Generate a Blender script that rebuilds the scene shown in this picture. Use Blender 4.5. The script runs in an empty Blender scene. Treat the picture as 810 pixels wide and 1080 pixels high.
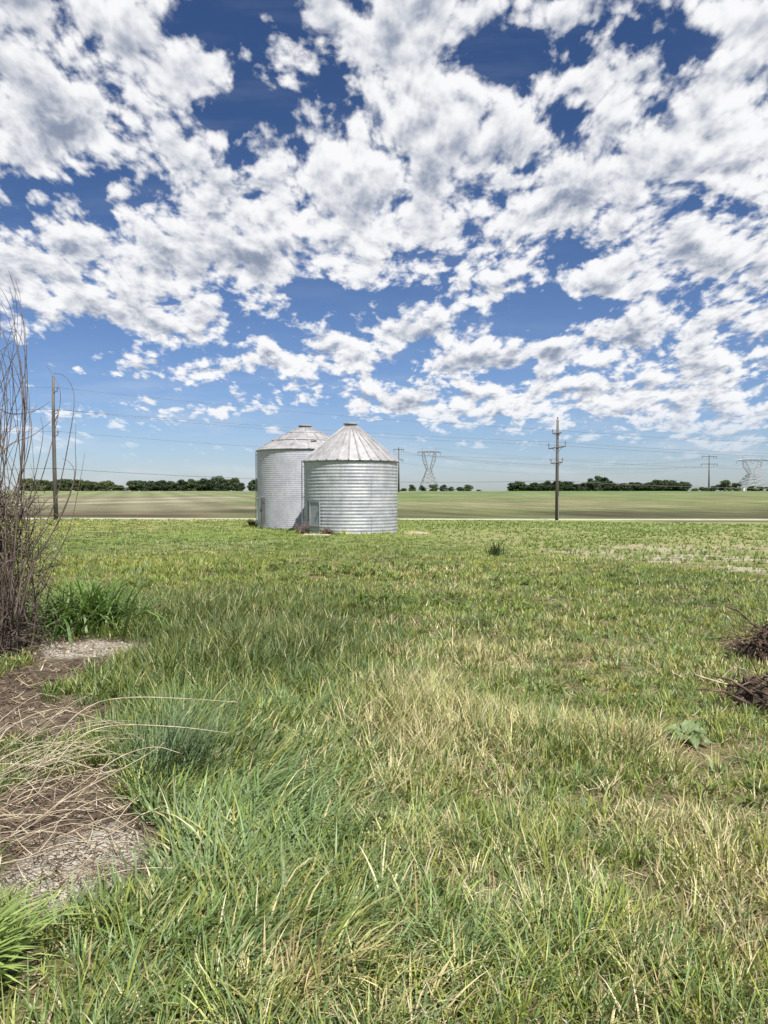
import bpy, math, random
import numpy as np
from mathutils import Vector

SC = bpy.context.scene
COL = SC.collection
rng = np.random.default_rng(11)
random.seed(5)
PI = math.pi
EYE = 1.65
F = 811.0            # focal length in pixels of the 810 x 1080 photograph
CU, CV = 405.0, 520.0  # picture column of the camera axis, row of the level horizon

# ------------------------------------------------------------------ noise / ground
def _hash(ix, iy, seed):
    n = (ix.astype(np.int64) * 374761393 + iy.astype(np.int64) * 668265263 + seed * 974634777) & 0x7fffffff
    n = ((n ^ (n >> 13)) * 1274126177) & 0x7fffffff
    n = (n ^ (n >> 16)) & 0xffff
    return n / 65535.0

def vnoise(x, y, seed=0):
    x = np.asarray(x, float); y = np.asarray(y, float)
    ix = np.floor(x); iy = np.floor(y)
    fx = x - ix; fy = y - iy
    fx = fx * fx * (3 - 2 * fx); fy = fy * fy * (3 - 2 * fy)
    a = _hash(ix, iy, seed); b = _hash(ix + 1, iy, seed)
    c = _hash(ix, iy + 1, seed); d = _hash(ix + 1, iy + 1, seed)
    return (a * (1 - fx) + b * fx) * (1 - fy) + (c * (1 - fx) + d * fx) * fy

def fbm(x, y, seed=0, octv=4):
    s = 0.0; a = 0.5; t = 0.0
    for o in range(octv):
        s = s + a * vnoise(np.asarray(x) * 2 ** o, np.asarray(y) * 2 ** o, seed + o * 17); t += a; a *= 0.5
    return s / t

def smooth(a, b, x):
    t = np.clip((np.asarray(x, float) - a) / (b - a), 0, 1)
    return t * t * (3 - 2 * t)

def ground_base(x, y):
    x = np.asarray(x, float); y = np.asarray(y, float)
    yy = np.clip(y, -15, 100)
    z = -0.013 * yy - 0.0078 * np.clip(x, -60, 60) * np.clip(np.abs(y) / 30, 0, 1)
    s = smooth(90, 500, y)
    return z * (1 - s) + 2.9 * s

def pxw(u, v):
    """ground point seen at a place in the photograph (level ground, no bumps)"""
    d = 5.0
    for _ in range(60):
        x = (u - CU) / F * d
        d = 0.5 * d + 0.5 * min(400.0, (EYE - float(ground_base(x, d))) * F / max(v - CV, 1e-3))
    return (u - CU) / F * d, d

def ellipses(lst):
    out = []
    for (u, v, rx, ry, a) in lst:
        x, y = pxw(u, v)
        out.append((x, y, rx * y / F, ry * y * y / (F * (EYE + 0.3)), a))
    return out

def field(x, y, ell):
    s = np.zeros(np.shape(x))
    for (cx, cy, rx, ry, a) in ell:
        q = ((x - cx) / rx) ** 2 + ((y - cy) / ry) ** 2
        s = s + a * np.exp(-q * 0.8)
    return s

E_SOIL = ellipses([(75, 683, 75, 13, 1.3), (15, 725, 60, 42, 1.3), (60, 765, 70, 26, 0.9), (78, 912, 74, 56, 2.0),
                   (20, 860, 60, 40, 1.1), (98, 840, 50, 32, 1.0), (556, 925, 26, 12, .7), (600, 760, 30, 7, .5),
                   (410, 657, 28, 5, .9), (815, 690, 45, 24, 1.0), (818, 745, 36, 16, .9), (725, 935, 26, 10, .4),
                   (700, 690, 60, 5, .5), (640, 640, 60, 4, .3)])
E_TALL = ellipses([(270, 880, 120, 130, .85), (275, 695, 125, 45, 1.25), (230, 645, 120, 12, .7), (420, 1010, 160, 70, .35), (160, 660, 60, 20, .6),
                   (620, 1010, 90, 60, .5), (430, 745, 70, 45, .55), (560, 790, 60, 30, .4), (660, 795, 60, 18, .45),
                   (170, 790, 40, 50, .9), (300, 630, 120, 12, .5), (560, 900, 40, 40, .4), (200, 600, 80, 10, .5)])
E_DRY = ellipses([(440, 745, 65, 50, .95), (655, 793, 60, 18, .9), (470, 800, 110, 40, .55), (370, 1050, 110, 50, 1.0),
                  (730, 885, 90, 40, .75), (540, 710, 110, 22, .5), (556, 925, 45, 26, .7), (620, 695, 110, 14, .45),
                  (240, 575, 50, 6, .7), (480, 690, 60, 12, .5), (790, 930, 50, 60, .5), (420, 900, 60, 60, .5), (560, 990, 60, 40, .35), (480, 625, 90, 10, .45), (420, 603, 70, 7, .4), (300, 1050, 60, 30, .5),
                  (430, 660, 50, 8, .5), (690, 1000, 140, 70, .4)])
E_LODGE = ellipses([(260, 880, 115, 120, 1.0), (300, 760, 90, 60, .5), (400, 1020, 160, 60, .6)])
E_DARK = ellipses([(280, 685, 120, 38, 1.3), (200, 640, 130, 18, 1.0), (330, 650, 90, 16, .8), (560, 690, 60, 10, .5), (500, 665, 40, 8, .6), (300, 620, 140, 8, .5)])
E_LIME = ellipses([(330, 640, 60, 9, 1.0), (130, 625, 80, 12, 1.0), (300, 610, 70, 8, .7), (220, 600, 120, 9, .5), (400, 600, 100, 6, .3), (470, 640, 90, 13, .8), (420, 602, 120, 8, .8), (560, 615, 100, 8, .6), (350, 580, 120, 5, .6)])

def crop_mask(x, y):
    """young crop to the right of the bins: beyond a line from near right to the bin"""
    x = np.asarray(x, float); y = np.asarray(y, float)
    edge = 44.0 - 2.95 * np.clip(x, 1.5, 12) + 1.2 * (vnoise(x * .35, y * .35, 91) - .5)
    m = smooth(-1.2, 1.2, y - edge) * smooth(1.8, 3.5, x)
    return m

def soil_mask(x, y):
    s = field(x, y, E_SOIL)
    n = fbm(x * 2.3, y * 2.3, 5, 3)
    return smooth(.35, .75, s + (n - .5) * .9 * np.clip(s * 2, 0.25, 1))

def bumps(x, y):
    r = np.hypot(x, y)
    f = 1 - smooth(14, 60, r)
    b = (fbm(x * .9, y * .9, 1, 3) - .5) * .10 + (fbm(x * 4.5, y * 4.5, 3, 2) - .5) * .035
    return b * f

def ground(x, y):
    return ground_base(x, y) + bumps(x, y)

def gz(x, y):
    return float(ground(np.array([x]), np.array([y]))[0])

# ------------------------------------------------------------------ object helpers
def new_mesh(name, verts, loops, starts, mats=(), smooth_shade=False, col=None, extra=None, matidx=None):
    me = bpy.data.meshes.new(name)
    verts = np.asarray(verts, np.float32).reshape(-1, 3)
    loops = np.asarray(loops, np.int32).ravel(); starts = np.asarray(starts, np.int32).ravel()
    me.vertices.add(len(verts)); me.vertices.foreach_set('co', verts.ravel())
    me.loops.add(len(loops)); me.loops.foreach_set('vertex_index', loops)
    me.polygons.add(len(starts)); me.polygons.foreach_set('loop_start', starts)
    if matidx is not None:
        me.polygons.foreach_set('material_index', np.asarray(matidx, np.int32))
    me.polygons.foreach_set('use_smooth', np.full(len(starts), bool(smooth_shade)))
    for m in mats: me.materials.append(m)
    if col is not None:
        a = me.attributes.new('tint', 'FLOAT_COLOR', 'POINT')
        c = np.ones((len(verts), 4), np.float32); c[:, :3] = col
        a.data.foreach_set('color', c.ravel())
    for k, arr in (extra or {}).items():
        a = me.attributes.new(k, 'FLOAT', 'POINT'); a.data.foreach_set('value', np.asarray(arr, np.float32))
    me.update(calc_edges=True)
    me.validate()
    return me

class MB:
    """collects boxes, tubes, lathes and loose faces into ONE mesh"""
    def __init__(self): self.v = []; self.f = []
    def add(self, vs, fs):
        o = len(self.v); self.v += [tuple(p) for p in vs]; self.f += [tuple(i + o for i in f) for f in fs]
    def box(self, c, s, rz=0.0, rx=0.0):
        cx, cy, cz = c; a, b, h = s[0] / 2, s[1] / 2, s[2] / 2
        vs = []
        for dx in (-a, a):
            for dy in (-b, b):
                for dz in (-h, h):
                    y2 = dy * math.cos(rx) - dz * math.sin(rx); z2 = dy * math.sin(rx) + dz * math.cos(rx)
                    vs.append((cx + dx * math.cos(rz) - y2 * math.sin(rz), cy + dx * math.sin(rz) + y2 * math.cos(rz), cz + z2))
        self.add(vs, [(0, 1, 3, 2), (4, 6, 7, 5), (0, 4, 5, 1), (2, 3, 7, 6), (0, 2, 6, 4), (1, 5, 7, 3)])
    def tube(self, pts, rad, n=6, cap=True):
        pts = [Vector(p) for p in pts]
        if not hasattr(rad, '__len__'): rad = [rad] * len(pts)
        rings = []
        up = None
        for i, p in enumerate(pts):
            t = (pts[min(i + 1, len(pts) - 1)] - pts[max(i - 1, 0)])
            t = t.normalized() if t.length > 1e-9 else Vector((0, 0, 1))
            if up is None:
                up = Vector((1, 0, 0)) if abs(t.x) < .8 else Vector((0, 1, 0))
            a = (up - t * up.dot(t))
            a = a.normalized() if a.length > 1e-6 else t.orthogonal().normalized()
            up = a; b = t.cross(a)
            rings.append([p + (a * math.cos(2 * PI * k / n) + b * math.sin(2 * PI * k / n)) * rad[i] for k in range(n)])
        vs = [q for r in rings for q in r]
        fs = []
        for i in range(len(rings) - 1):
            for k in range(n):
                k2 = (k + 1) % n
                fs.append((i * n + k, i * n + k2, (i + 1) * n + k2, (i + 1) * n + k))
        if cap:
            fs.append(tuple(range(n - 1, -1, -1))); m = (len(rings) - 1) * n; fs.append(tuple(range(m, m + n)))
        self.add(vs, fs)
    def bar(self, a, b, r, n=4): self.tube([a, b], r, n)
    def lathe(self, prof, n=48, c=(0, 0, 0), close=False):
        vs = []; fs = []
        for (r, z) in prof:
            for k in range(n):
                vs.append((c[0] + r * math.cos(2 * PI * k / n), c[1] + r * math.sin(2 * PI * k / n), c[2] + z))
        for i in range(len(prof) - 1):
            for k in range(n):
                k2 = (k + 1) % n
                fs.append((i * n + k, i * n + k2, (i + 1) * n + k2, (i + 1) * n + k))
        if close:
            m = (len(prof) - 1) * n; fs.append(tuple(range(m, m + n)))
        self.add(vs, fs)
    def build(self, name, mat, parent=None, smooth_shade=False, col=None):
        starts = np.cumsum([0] + [len(f) for f in self.f])[:-1]
        loops = np.concatenate([np.array(f) for f in self.f])
        me = new_mesh(name, self.v, loops, starts, [mat], smooth_shade, col)
        return link(name, me, parent)

def link(name, me, parent=None):
    o = bpy.data.objects.new(name, me); COL.objects.link(o)
    if parent is not None: o.parent = parent
    return o

def tag(o, label=None, cat=None, group=None, kind=None):
    if label: o['label'] = label
    if cat: o['category'] = cat
    if group: o['group'] = group
    if kind: o['kind'] = kind
    return o

def thing(name, label, cat, loc=(0, 0, 0), rz=0.0, group=None):
    o = bpy.data.objects.new(name, None); COL.objects.link(o)
    o.location = loc; o.rotation_euler = (0, 0, rz); o.empty_display_size = .2
    return tag(o, label, cat, group)

def copy_tree(o, parent=None):
    kids = list(o.children)
    c = o.copy(); COL.objects.link(c)
    if parent is not None: c.parent = parent
    for ch in kids: copy_tree(ch, c)
    return c

# ------------------------------------------------------------------ materials
class NT:
    def __init__(self, tree): self.t = tree; self.n = tree.nodes; self.l = tree.links
    def put(self, sock, val):
        if hasattr(val, 'is_output') or isinstance(val, bpy.types.NodeSocket): self.l.new(val, sock)
        elif val is not None: sock.default_value = val
    def m(self, op, a, b=None, c=None, clamp=False):
        n = self.n.new('ShaderNodeMath'); n.operation = op; n.use_clamp = clamp
        self.put(n.inputs[0], a); self.put(n.inputs[1], b); self.put(n.inputs[2], c)
        return n.outputs[0]
    def vm(self, op, a, b=None, c=None, scale=None, out=0):
        n = self.n.new('ShaderNodeVectorMath'); n.operation = op
        self.put(n.inputs[0], a); self.put(n.inputs[1], b); self.put(n.inputs[2], c)
        if scale is not None: self.put(n.inputs['Scale'], scale)
        return n.outputs['Value'] if op in ('DOT_PRODUCT', 'LENGTH', 'DISTANCE') else n.outputs['Vector']
    def noise(self, vec, scale, detail=4, rough=.55, dist=0.0, out='Fac', dims='3D'):
        n = self.n.new('ShaderNodeTexNoise'); n.noise_dimensions = dims
        self.put(n.inputs['Vector'], vec)
        n.inputs['Scale'].default_value = scale; n.inputs['Detail'].default_value = detail
        n.inputs['Roughness'].default_value = rough; n.inputs['Distortion'].default_value = dist
        return n.outputs[out]
    def mapr(self, v, a, b, c=0.0, d=1.0, smooth_=True):
        n = self.n.new('ShaderNodeMapRange'); n.interpolation_type = 'SMOOTHSTEP' if smooth_ else 'LINEAR'
        self.put(n.inputs['Value'], v)
        for k, val in (('From Min', a), ('From Max', b), ('To Min', c), ('To Max', d)): self.put(n.inputs[k], val)
        return n.outputs['Result']
    def mix(self, f, a, b, mode='MIX'):
        n = self.n.new('ShaderNodeMix'); n.data_type = 'RGBA'; n.blend_type = mode
        def col(v): return (v[0], v[1], v[2], 1.0) if isinstance(v, tuple) else v
        self.put(n.inputs['Factor'], f); self.put(n.inputs[6], col(a)); self.put(n.inputs[7], col(b))
        return n.outputs[2]
    def attr(self, name, out='Color'):
        n = self.n.new('ShaderNodeAttribute'); n.attribute_name = name; return n.outputs[out]
    def comb(self, x, y, z):
        n = self.n.new('ShaderNodeCombineXYZ'); self.put(n.inputs[0], x); self.put(n.inputs[1], y); self.put(n.inputs[2], z); return n.outputs[0]
    def sep(self, v):
        n = self.n.new('ShaderNodeSeparateXYZ'); self.l.new(v, n.inputs[0]); return n.outputs

def material(name):
    m = bpy.data.materials.new(name); m.use_nodes = True
    nt = NT(m.node_tree); b = m.node_tree.nodes['Principled BSDF']
    return m, nt, b

def simple(name, a, b, scale=8.0, rough=.7, metal=0.0, spec=.3, stretch=(1, 1, 1), bump=0.0, detail=5):
    m, nt, p = material(name)
    tc = nt.n.new('ShaderNodeTexCoord').outputs['Object']
    v = nt.vm('MULTIPLY', tc, stretch)
    f = nt.mapr(nt.noise(v, scale, detail, .6), .32, .68)
    nt.l.new(nt.mix(f, a, b), p.inputs['Base Color'])
    p.inputs['Roughness'].default_value = rough; p.inputs['Metallic'].default_value = metal
    p.inputs['Specular IOR Level'].default_value = spec
    if bump:
        bn = nt.n.new('ShaderNodeBump'); bn.inputs['Strength'].default_value = bump; bn.inputs['Distance'].default_value = .02
        nt.l.new(nt.noise(v, scale * 2.5, 4, .6), bn.inputs['Height']); nt.l.new(bn.outputs[0], p.inputs['Normal'])
    return m

def foliage(name, transl=.35, rough=.45, spec=.35):
    """leaf material: colour from the plant itself ('tint'), light passing through the blade"""
    m, nt, p = material(name)
    c = nt.attr('tint')
    nt.l.new(c, p.inputs['Base Color'])
    p.inputs['Roughness'].default_value = rough; p.inputs['Specular IOR Level'].default_value = spec
    t = nt.n.new('ShaderNodeBsdfTranslucent')
    nt.l.new(nt.mix(1.0, c, (1.15, 1.2, .75), 'MULTIPLY'), t.inputs['Color'])
    mx = nt.n.new('ShaderNodeMixShader'); mx.inputs[0].default_value = transl
    nt.l.new(p.outputs[0], mx.inputs[1]); nt.l.new(t.outputs[0], mx.inputs[2])
    nt.l.new(mx.outputs[0], nt.n['Material Output'].inputs['Surface'])
    return m

M_GRASS = foliage('grass_blade', .25, .45, .32)
M_LEAF = foliage('leaf', .35, .45, .35)
M_TREE = foliage('tree_leaf', .25, .6, .2)
M_STRAW = foliage('dry_straw', .15, .6, .25)
M_BARK = simple('bark', (.05, .04, .033), (.11, .09, .07), 9, .9, stretch=(1, 1, .2))
M_CANE = simple('bare_cane', (.048, .036, .029), (.165, .128, .105), 5, .75)
M_ROOT = simple('dead_brushwood', (.030, .020, .013), (.17, .12, .085), 9, .9)
M_STICK = simple('weathered_stick', (.24, .20, .135), (.50, .44, .33), 12, .8)
M_POLEWOOD = simple('weathered_pole_wood', (.06, .056, .054), (.125, .115, .108), 6, .85, stretch=(1, 1, .08))
M_ARM = simple('crossarm_wood', (.08, .07, .065), (.16, .14, .125), 8, .85)
M_INSUL = simple('glazed_insulator', (.10, .09, .09), (.16, .14, .14), 8, .3, spec=.5)
M_WIRE = simple('wire_aluminium', (.12, .12, .125), (.18, .18, .185), 2, .5, .5)
M_STEEL = simple('tower_steel', (.27, .28, .30), (.35, .36, .38), 3, .55, .4)
M_DARKSTEEL = simple('dark_iron', (.06, .06, .065), (.13, .12, .12), 6, .6, .4)

# ------------------------------------------------------------------ ground sheet
def make_ground():
    a_f = np.radians(np.linspace(-46, 46, 330))
    a_b = np.radians(np.linspace(46, 314, 60))[1:-1]
    ang = np.concatenate([a_f, a_b]); na = len(ang)
    r = np.concatenate([[0.25], np.geomspace(.6, 700, 470), np.geomspace(760, 9000, 16)]); nr = len(r)
    R, A = np.meshgrid(r, ang, indexing='ij')
    X = R * np.sin(A); Y = R * np.cos(A)
    Z = ground(X, Y)
    sm = soil_mask(X, Y)
    Z = Z - .03 * sm * (1 - smooth(10, 30, R))
    # ---- colour of the ground itself (thatch under the grass, bare soil, crops, far fields)
    n1 = fbm(X * .25, Y * .25, 21, 4); n2 = fbm(X * .06, Y * .03, 33, 4); n3 = fbm(X * .012, Y * .05, 41, 4)
    def C(r_, g, b): return np.array([r_, g, b])
    def mx(a, b, t): return a * (1 - t[..., None]) + b * t[..., None]
    base = mx(C(.070, .075, .032) + 0 * X[..., None], C(.15, .13, .07), smooth(.35, .7, n1))
    dry = np.clip(field(X, Y, E_DRY), 0, 1)
    base = mx(base, C(.20, .165, .09), np.clip(dry * .8, 0, 1) * (R < 60))
    # further meadow turns to even grass
    mead = mx(C(.12, .175, .048) + 0 * X[..., None], C(.20, .205, .08), smooth(.35, .65, n2))
    base = mx(base, mead, smooth(14, 40, R))
    cm = crop_mask(X, Y)
    soilc = mx(C(.30, .26, .20) + 0 * X[..., None], C(.17, .17, .075), smooth(.45, .65, fbm(X * .3, Y * .5, 55, 4)))
    gr = mx(C(.15, .195, .06) + 0 * X[..., None], C(.22, .215, .10), smooth(.3, .7, n2))
    soilc = mx(soilc, gr, smooth(22, 34, Y - X * .15) * .85)
    base = mx(base, soilc, cm)
    # beyond the road: strips of field
    W = Y - .304 * X
    st1 = fbm(X * .010 + 3, Y * .016, 41, 5); st2 = fbm(X * .05 + Y * .01, Y * .05, 43, 4)
    t = W + (st1 - .5) * 60 * np.clip(W / 200, .2, 1.2)
    Z0 = 0 * X[..., None]
    strip = mx(C(.060, .058, .034) + Z0, C(.105, .115, .052), smooth(.35, .65, st2))
    strip = mx(strip, mx(C(.125, .140, .060) + Z0, C(.145, .145, .080), smooth(.4, .6, st1)), smooth(128, 150, t))
    strip = mx(strip, mx(C(.105, .140, .055) + Z0, C(.135, .142, .07), smooth(.4, .6, st2)), smooth(190, 215, t))
    strip = mx(strip, C(.135, .148, .075), smooth(262, 275, t))
    strip = mx(strip, C(.10, .150, .055), smooth(305, 325, t))
    strip = mx(strip, C(.135, .165, .085), smooth(395, 420, t))
    left = smooth(-.12, -.24, X / np.maximum(Y, 1) + (st1 - .5) * .12)
    rowc = fbm((X * .83 - Y * .55) * .035, (X * .55 + Y * .83) * .005, 77, 4)
    lc = mx(C(.135, .13, .085) + Z0, C(.235, .212, .16), smooth(.38, .62, rowc))
    lc = mx(lc, mx(C(.055, .043, .032) + Z0, C(.115, .09, .065), smooth(.4, .6, st2)), 1 - smooth(112, 140, t))
    lc = mx(lc, C(.15, .165, .085), smooth(250, 300, t))
    strip = mx(strip, lc, left * .8)
    # grassy verge beyond the road
    strip = mx(strip, C(.11, .145, .05), (1 - smooth(84.5, 88, W + (st2 - .5) * 6)))
    base = mx(base, strip, smooth(80, 81, W))
    # dark tilled strip before the road on the far right
    dk = smooth(5, 14, X - 17) * smooth(64, 68, W) * (1 - smooth(73, 75, W)) * .8
    base = mx(base, C(.085, .07, .06), dk)
    soil_n = smooth(.4, .62, fbm(X * 1.4, Y * 1.4, 63, 3))
    sc = mx(C(.050, .039, .029) + 0 * X[..., None], C(.125, .102, .076), soil_n)
    # the two pale gravelly spots
    pale = np.clip(field(X, Y, ellipses([(92, 683, 52, 9, 1.4), (88, 908, 52, 46, 1.4)])), 0, 1)
    sc = mx(sc, C(.39, .365, .315), smooth(.2, .75, pale + (fbm(X * 5, Y * 5, 71, 3) - .5) * .8))
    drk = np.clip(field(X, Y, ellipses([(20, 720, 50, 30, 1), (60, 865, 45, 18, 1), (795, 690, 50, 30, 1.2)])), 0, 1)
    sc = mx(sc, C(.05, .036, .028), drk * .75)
    base = mx(base, sc, sm * (R < 60))
    verts = np.stack([X, Y, Z], -1).reshape(-1, 3)
    i, k = np.meshgrid(np.arange(nr - 1), np.arange(na), indexing='ij'); k2 = (k + 1) % na
    q = np.stack([i * na + k, (i + 1) * na + k, (i + 1) * na + k2, i * na + k2], -1).reshape(-1, 4)[:, ::-1]
    loops = np.concatenate([q.ravel(), np.arange(na)])
    starts = np.concatenate([np.arange(len(q)) * 4, [len(q) * 4]])
    m, nt, p = material('ground_soil_and_turf')
    c = nt.attr('tint'); so = nt.attr('soil', 'Fac')
    pos = nt.n.new('ShaderNodeTexCoord').outputs['Object']
    big = nt.noise(pos, .9, 6, .65); fine = nt.noise(pos, 38, 5, .7); med = nt.noise(pos, 7, 5, .65)
    g = nt.m('ADD', nt.m('MULTIPLY', big, .8), nt.m('ADD', nt.m('MULTIPLY', fine, .8), nt.m('MULTIPLY', med, .7)))
    g = nt.mapr(g, .75, 1.6, .55, 1.5, False)
    ps = nt.sep(pos); fy = nt.mapr(ps[1], 60, 110)
    fn = nt.noise(nt.vm('MULTIPLY', pos, (.07, .035, 1)), 1.0, 7, .7)
    fg = nt.mapr(fn, .3, .7, .62, 1.38, False)
    g = nt.m('ADD', nt.m('MULTIPLY', g, nt.m('SUBTRACT', 1.0, fy)), nt.m('MULTIPLY', nt.m('MULTIPLY', g, fg), fy))
    rows = nt.m('SINE', nt.m('ADD', nt.m('ADD', nt.m('MULTIPLY', ps[0], .62), nt.m('MULTIPLY', ps[1], .20)), nt.m('MULTIPLY', fn, 3.0)))
    g = nt.m('MULTIPLY', g, nt.m('ADD', 1.0, nt.m('MULTIPLY', nt.m('MULTIPLY', rows, fy), .11)))
    vg = nt.vm('SCALE', c, scale=g)
    # flecks of chaff and small stones on bare soil
    vor = nt.n.new('ShaderNodeTexVoronoi'); vor.inputs['Scale'].default_value = 55; nt.l.new(pos, vor.inputs['Vector'])
    fl = nt.m('MULTIPLY', nt.mapr(vor.outputs['Distance'], .12, .34, 1, 0), nt.mapr(nt.noise(pos, 16, 3, .6), .5, .62))
    fl = nt.m('MULTIPLY', fl, so)
    nt.l.new(nt.mix(nt.m('MULTIPLY', fl, .75), vg, (.42, .37, .30)), p.inputs['Base Color'])
    p.inputs['Roughness'].default_value = .95; p.inputs['Specular IOR Level'].default_value = .08
    bn = nt.n.new('ShaderNodeBump'); bn.inputs['Strength'].default_value = .9; bn.inputs['Distance'].default_value = .02
    nt.l.new(nt.m('ADD', fine, nt.m('ADD', nt.m('MULTIPLY', med, 1.5), fl)), bn.inputs['Height']); nt.l.new(bn.outputs[0], p.inputs['Normal'])
    me = new_mesh('ground', verts, loops, starts, [m], True, base.reshape(-1, 3), {'soil': sm.ravel()})
    o = link('ground', me); o['kind'] = 'structure'

def road_y(x): return 78.5 + .304 * x

def make_road():
    xs = np.linspace(-160, 420, 291)
    m, nt, p = material('pale_gravel')
    pos = nt.n.new('ShaderNodeTexCoord').outputs['Object']
    f = nt.mapr(nt.noise(pos, .6, 8, .7), .35, .65)
    nt.l.new(nt.mix(f, (.30, .28, .235), (.42, .395, .34)), p.inputs['Base Color']); p.inputs['Roughness'].default_value = .95
    off = np.array([-2.6, -2.0, 0, 2.0, 2.6]); hz = np.array([-.08, .0, .04, .0, -.08])
    X = np.repeat(xs, 5).reshape(-1, 5); wob = (fbm(xs * .15, xs * 0, 9, 2) - .5)[:, None] * .8
    Y = road_y(X) + off * 1.045 + wob
    Z = ground(X, Y) + hz + .02
    v = np.stack([X, Y, Z], -1).reshape(-1, 3)
    i, k = np.meshgrid(np.arange(len(xs) - 1), np.arange(4), indexing='ij')
    q = np.stack([i * 5 + k, (i + 1) * 5 + k, (i + 1) * 5 + k + 1, i * 5 + k + 1], -1).reshape(-1, 4)
    o = link('gravel_road', new_mesh('gravel_road', v, q.ravel(), np.arange(len(q)) * 4, [m], True)); o['kind'] = 'structure'

# ------------------------------------------------------------------ blades
def blade_mesh(name, parts, mat):
    """parts: list of dicts base,L,w,az,th0,kap,col,nseg,twist -> one mesh"""
    V = []; Lo = []; St = []; Cc = []; vo = 0; lo = 0
    for p in parts:
        n = len(p['L']); ns = p['nseg']
        if n == 0: continue
        az = p['az']; h = np.stack([np.cos(az), np.sin(az), 0 * az], 1)
        tw = p.get('twist', np.zeros(n))
        side = np.stack([-np.sin(az + tw), np.cos(az + tw), 0 * az], 1)
        pos = p['base'].copy(); rows = []; cols = []
        prof = p.get('prof') or [1.0, .92, .72, .42, 0.0] if ns == 4 else (p.get('prof') or [1.0, .7, 0.0])
        for s in range(ns + 1):
            wv = (p['w'] * .5 * prof[s])[:, None]
            f = s / ns
            cc = p['col'] * (1 - .25 * f * p.get('tipdry', 0)) + np.array([.30, .25, .12]) * (.25 * f * p.get('tipdry', 0))
            if s < ns:
                rows += [pos - side * wv, pos + side * wv]; cols += [cc, cc]
                th = p['th0'] + p['kap'] * (s + .5) / ns
                st = (p['L'] / ns)[:, None]
                pos = pos + st * (h * np.sin(th)[:, None] + np.array([0, 0, 1.0]) * np.cos(th)[:, None])
            else:
                rows.append(pos); cols.append(cc)
        nv = len(rows)
        V.append(np.stack(rows, 1).reshape(-1, 3)); Cc.append(np.stack(cols, 1).reshape(-1, 3))
        b = vo + np.arange(n) * nv
        fl = []; ln = []
        for s in range(ns - 1): fl.append([2 * s, 2 * s + 1, 2 * s + 3, 2 * s + 2]); ln.append(4)
        fl.append([2 * ns - 2, 2 * ns - 1, 2 * ns]); ln.append(3)
        flat = np.array(sum(fl, []))
        Lo.append((b[:, None] + flat).ravel())
        per = np.cumsum([0] + ln)[:-1]; tot = sum(ln)
        St.append((lo + np.arange(n)[:, None] * tot + per).ravel())
        vo += n * nv; lo += n * tot
    me = new_mesh(name, np.concatenate(V), np.concatenate(Lo), np.concatenate(St), [mat], True, np.concatenate(Cc))
    return link(name, me)

def sector(n, rmax, k=5.0, half=35, r0=1.15):
    lo = math.log(1 + (r0 / k) ** 2); hi = math.log(1 + (rmax / k) ** 2)
    r = k * np.sqrt(np.exp(lo + rng.random(n) * (hi - lo)) - 1)
    a = np.radians((rng.random(n) * 2 - 1) * half)
    return r * np.sin(a), r * np.cos(a), r

BINS = [(-1.88, 43.6, 2.63), (-5.08, 49.7, 3.05)]
def clear_of_bins(x, y, pad=.12):
    ok = np.ones(np.shape(x), bool)
    for (bx, by, br) in BINS: ok &= np.hypot(x - bx, y - by) > br + pad
    return ok

def pick(c, wts):
    return np.searchsorted(np.cumsum(wts) / np.sum(wts), rng.random(c))

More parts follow.
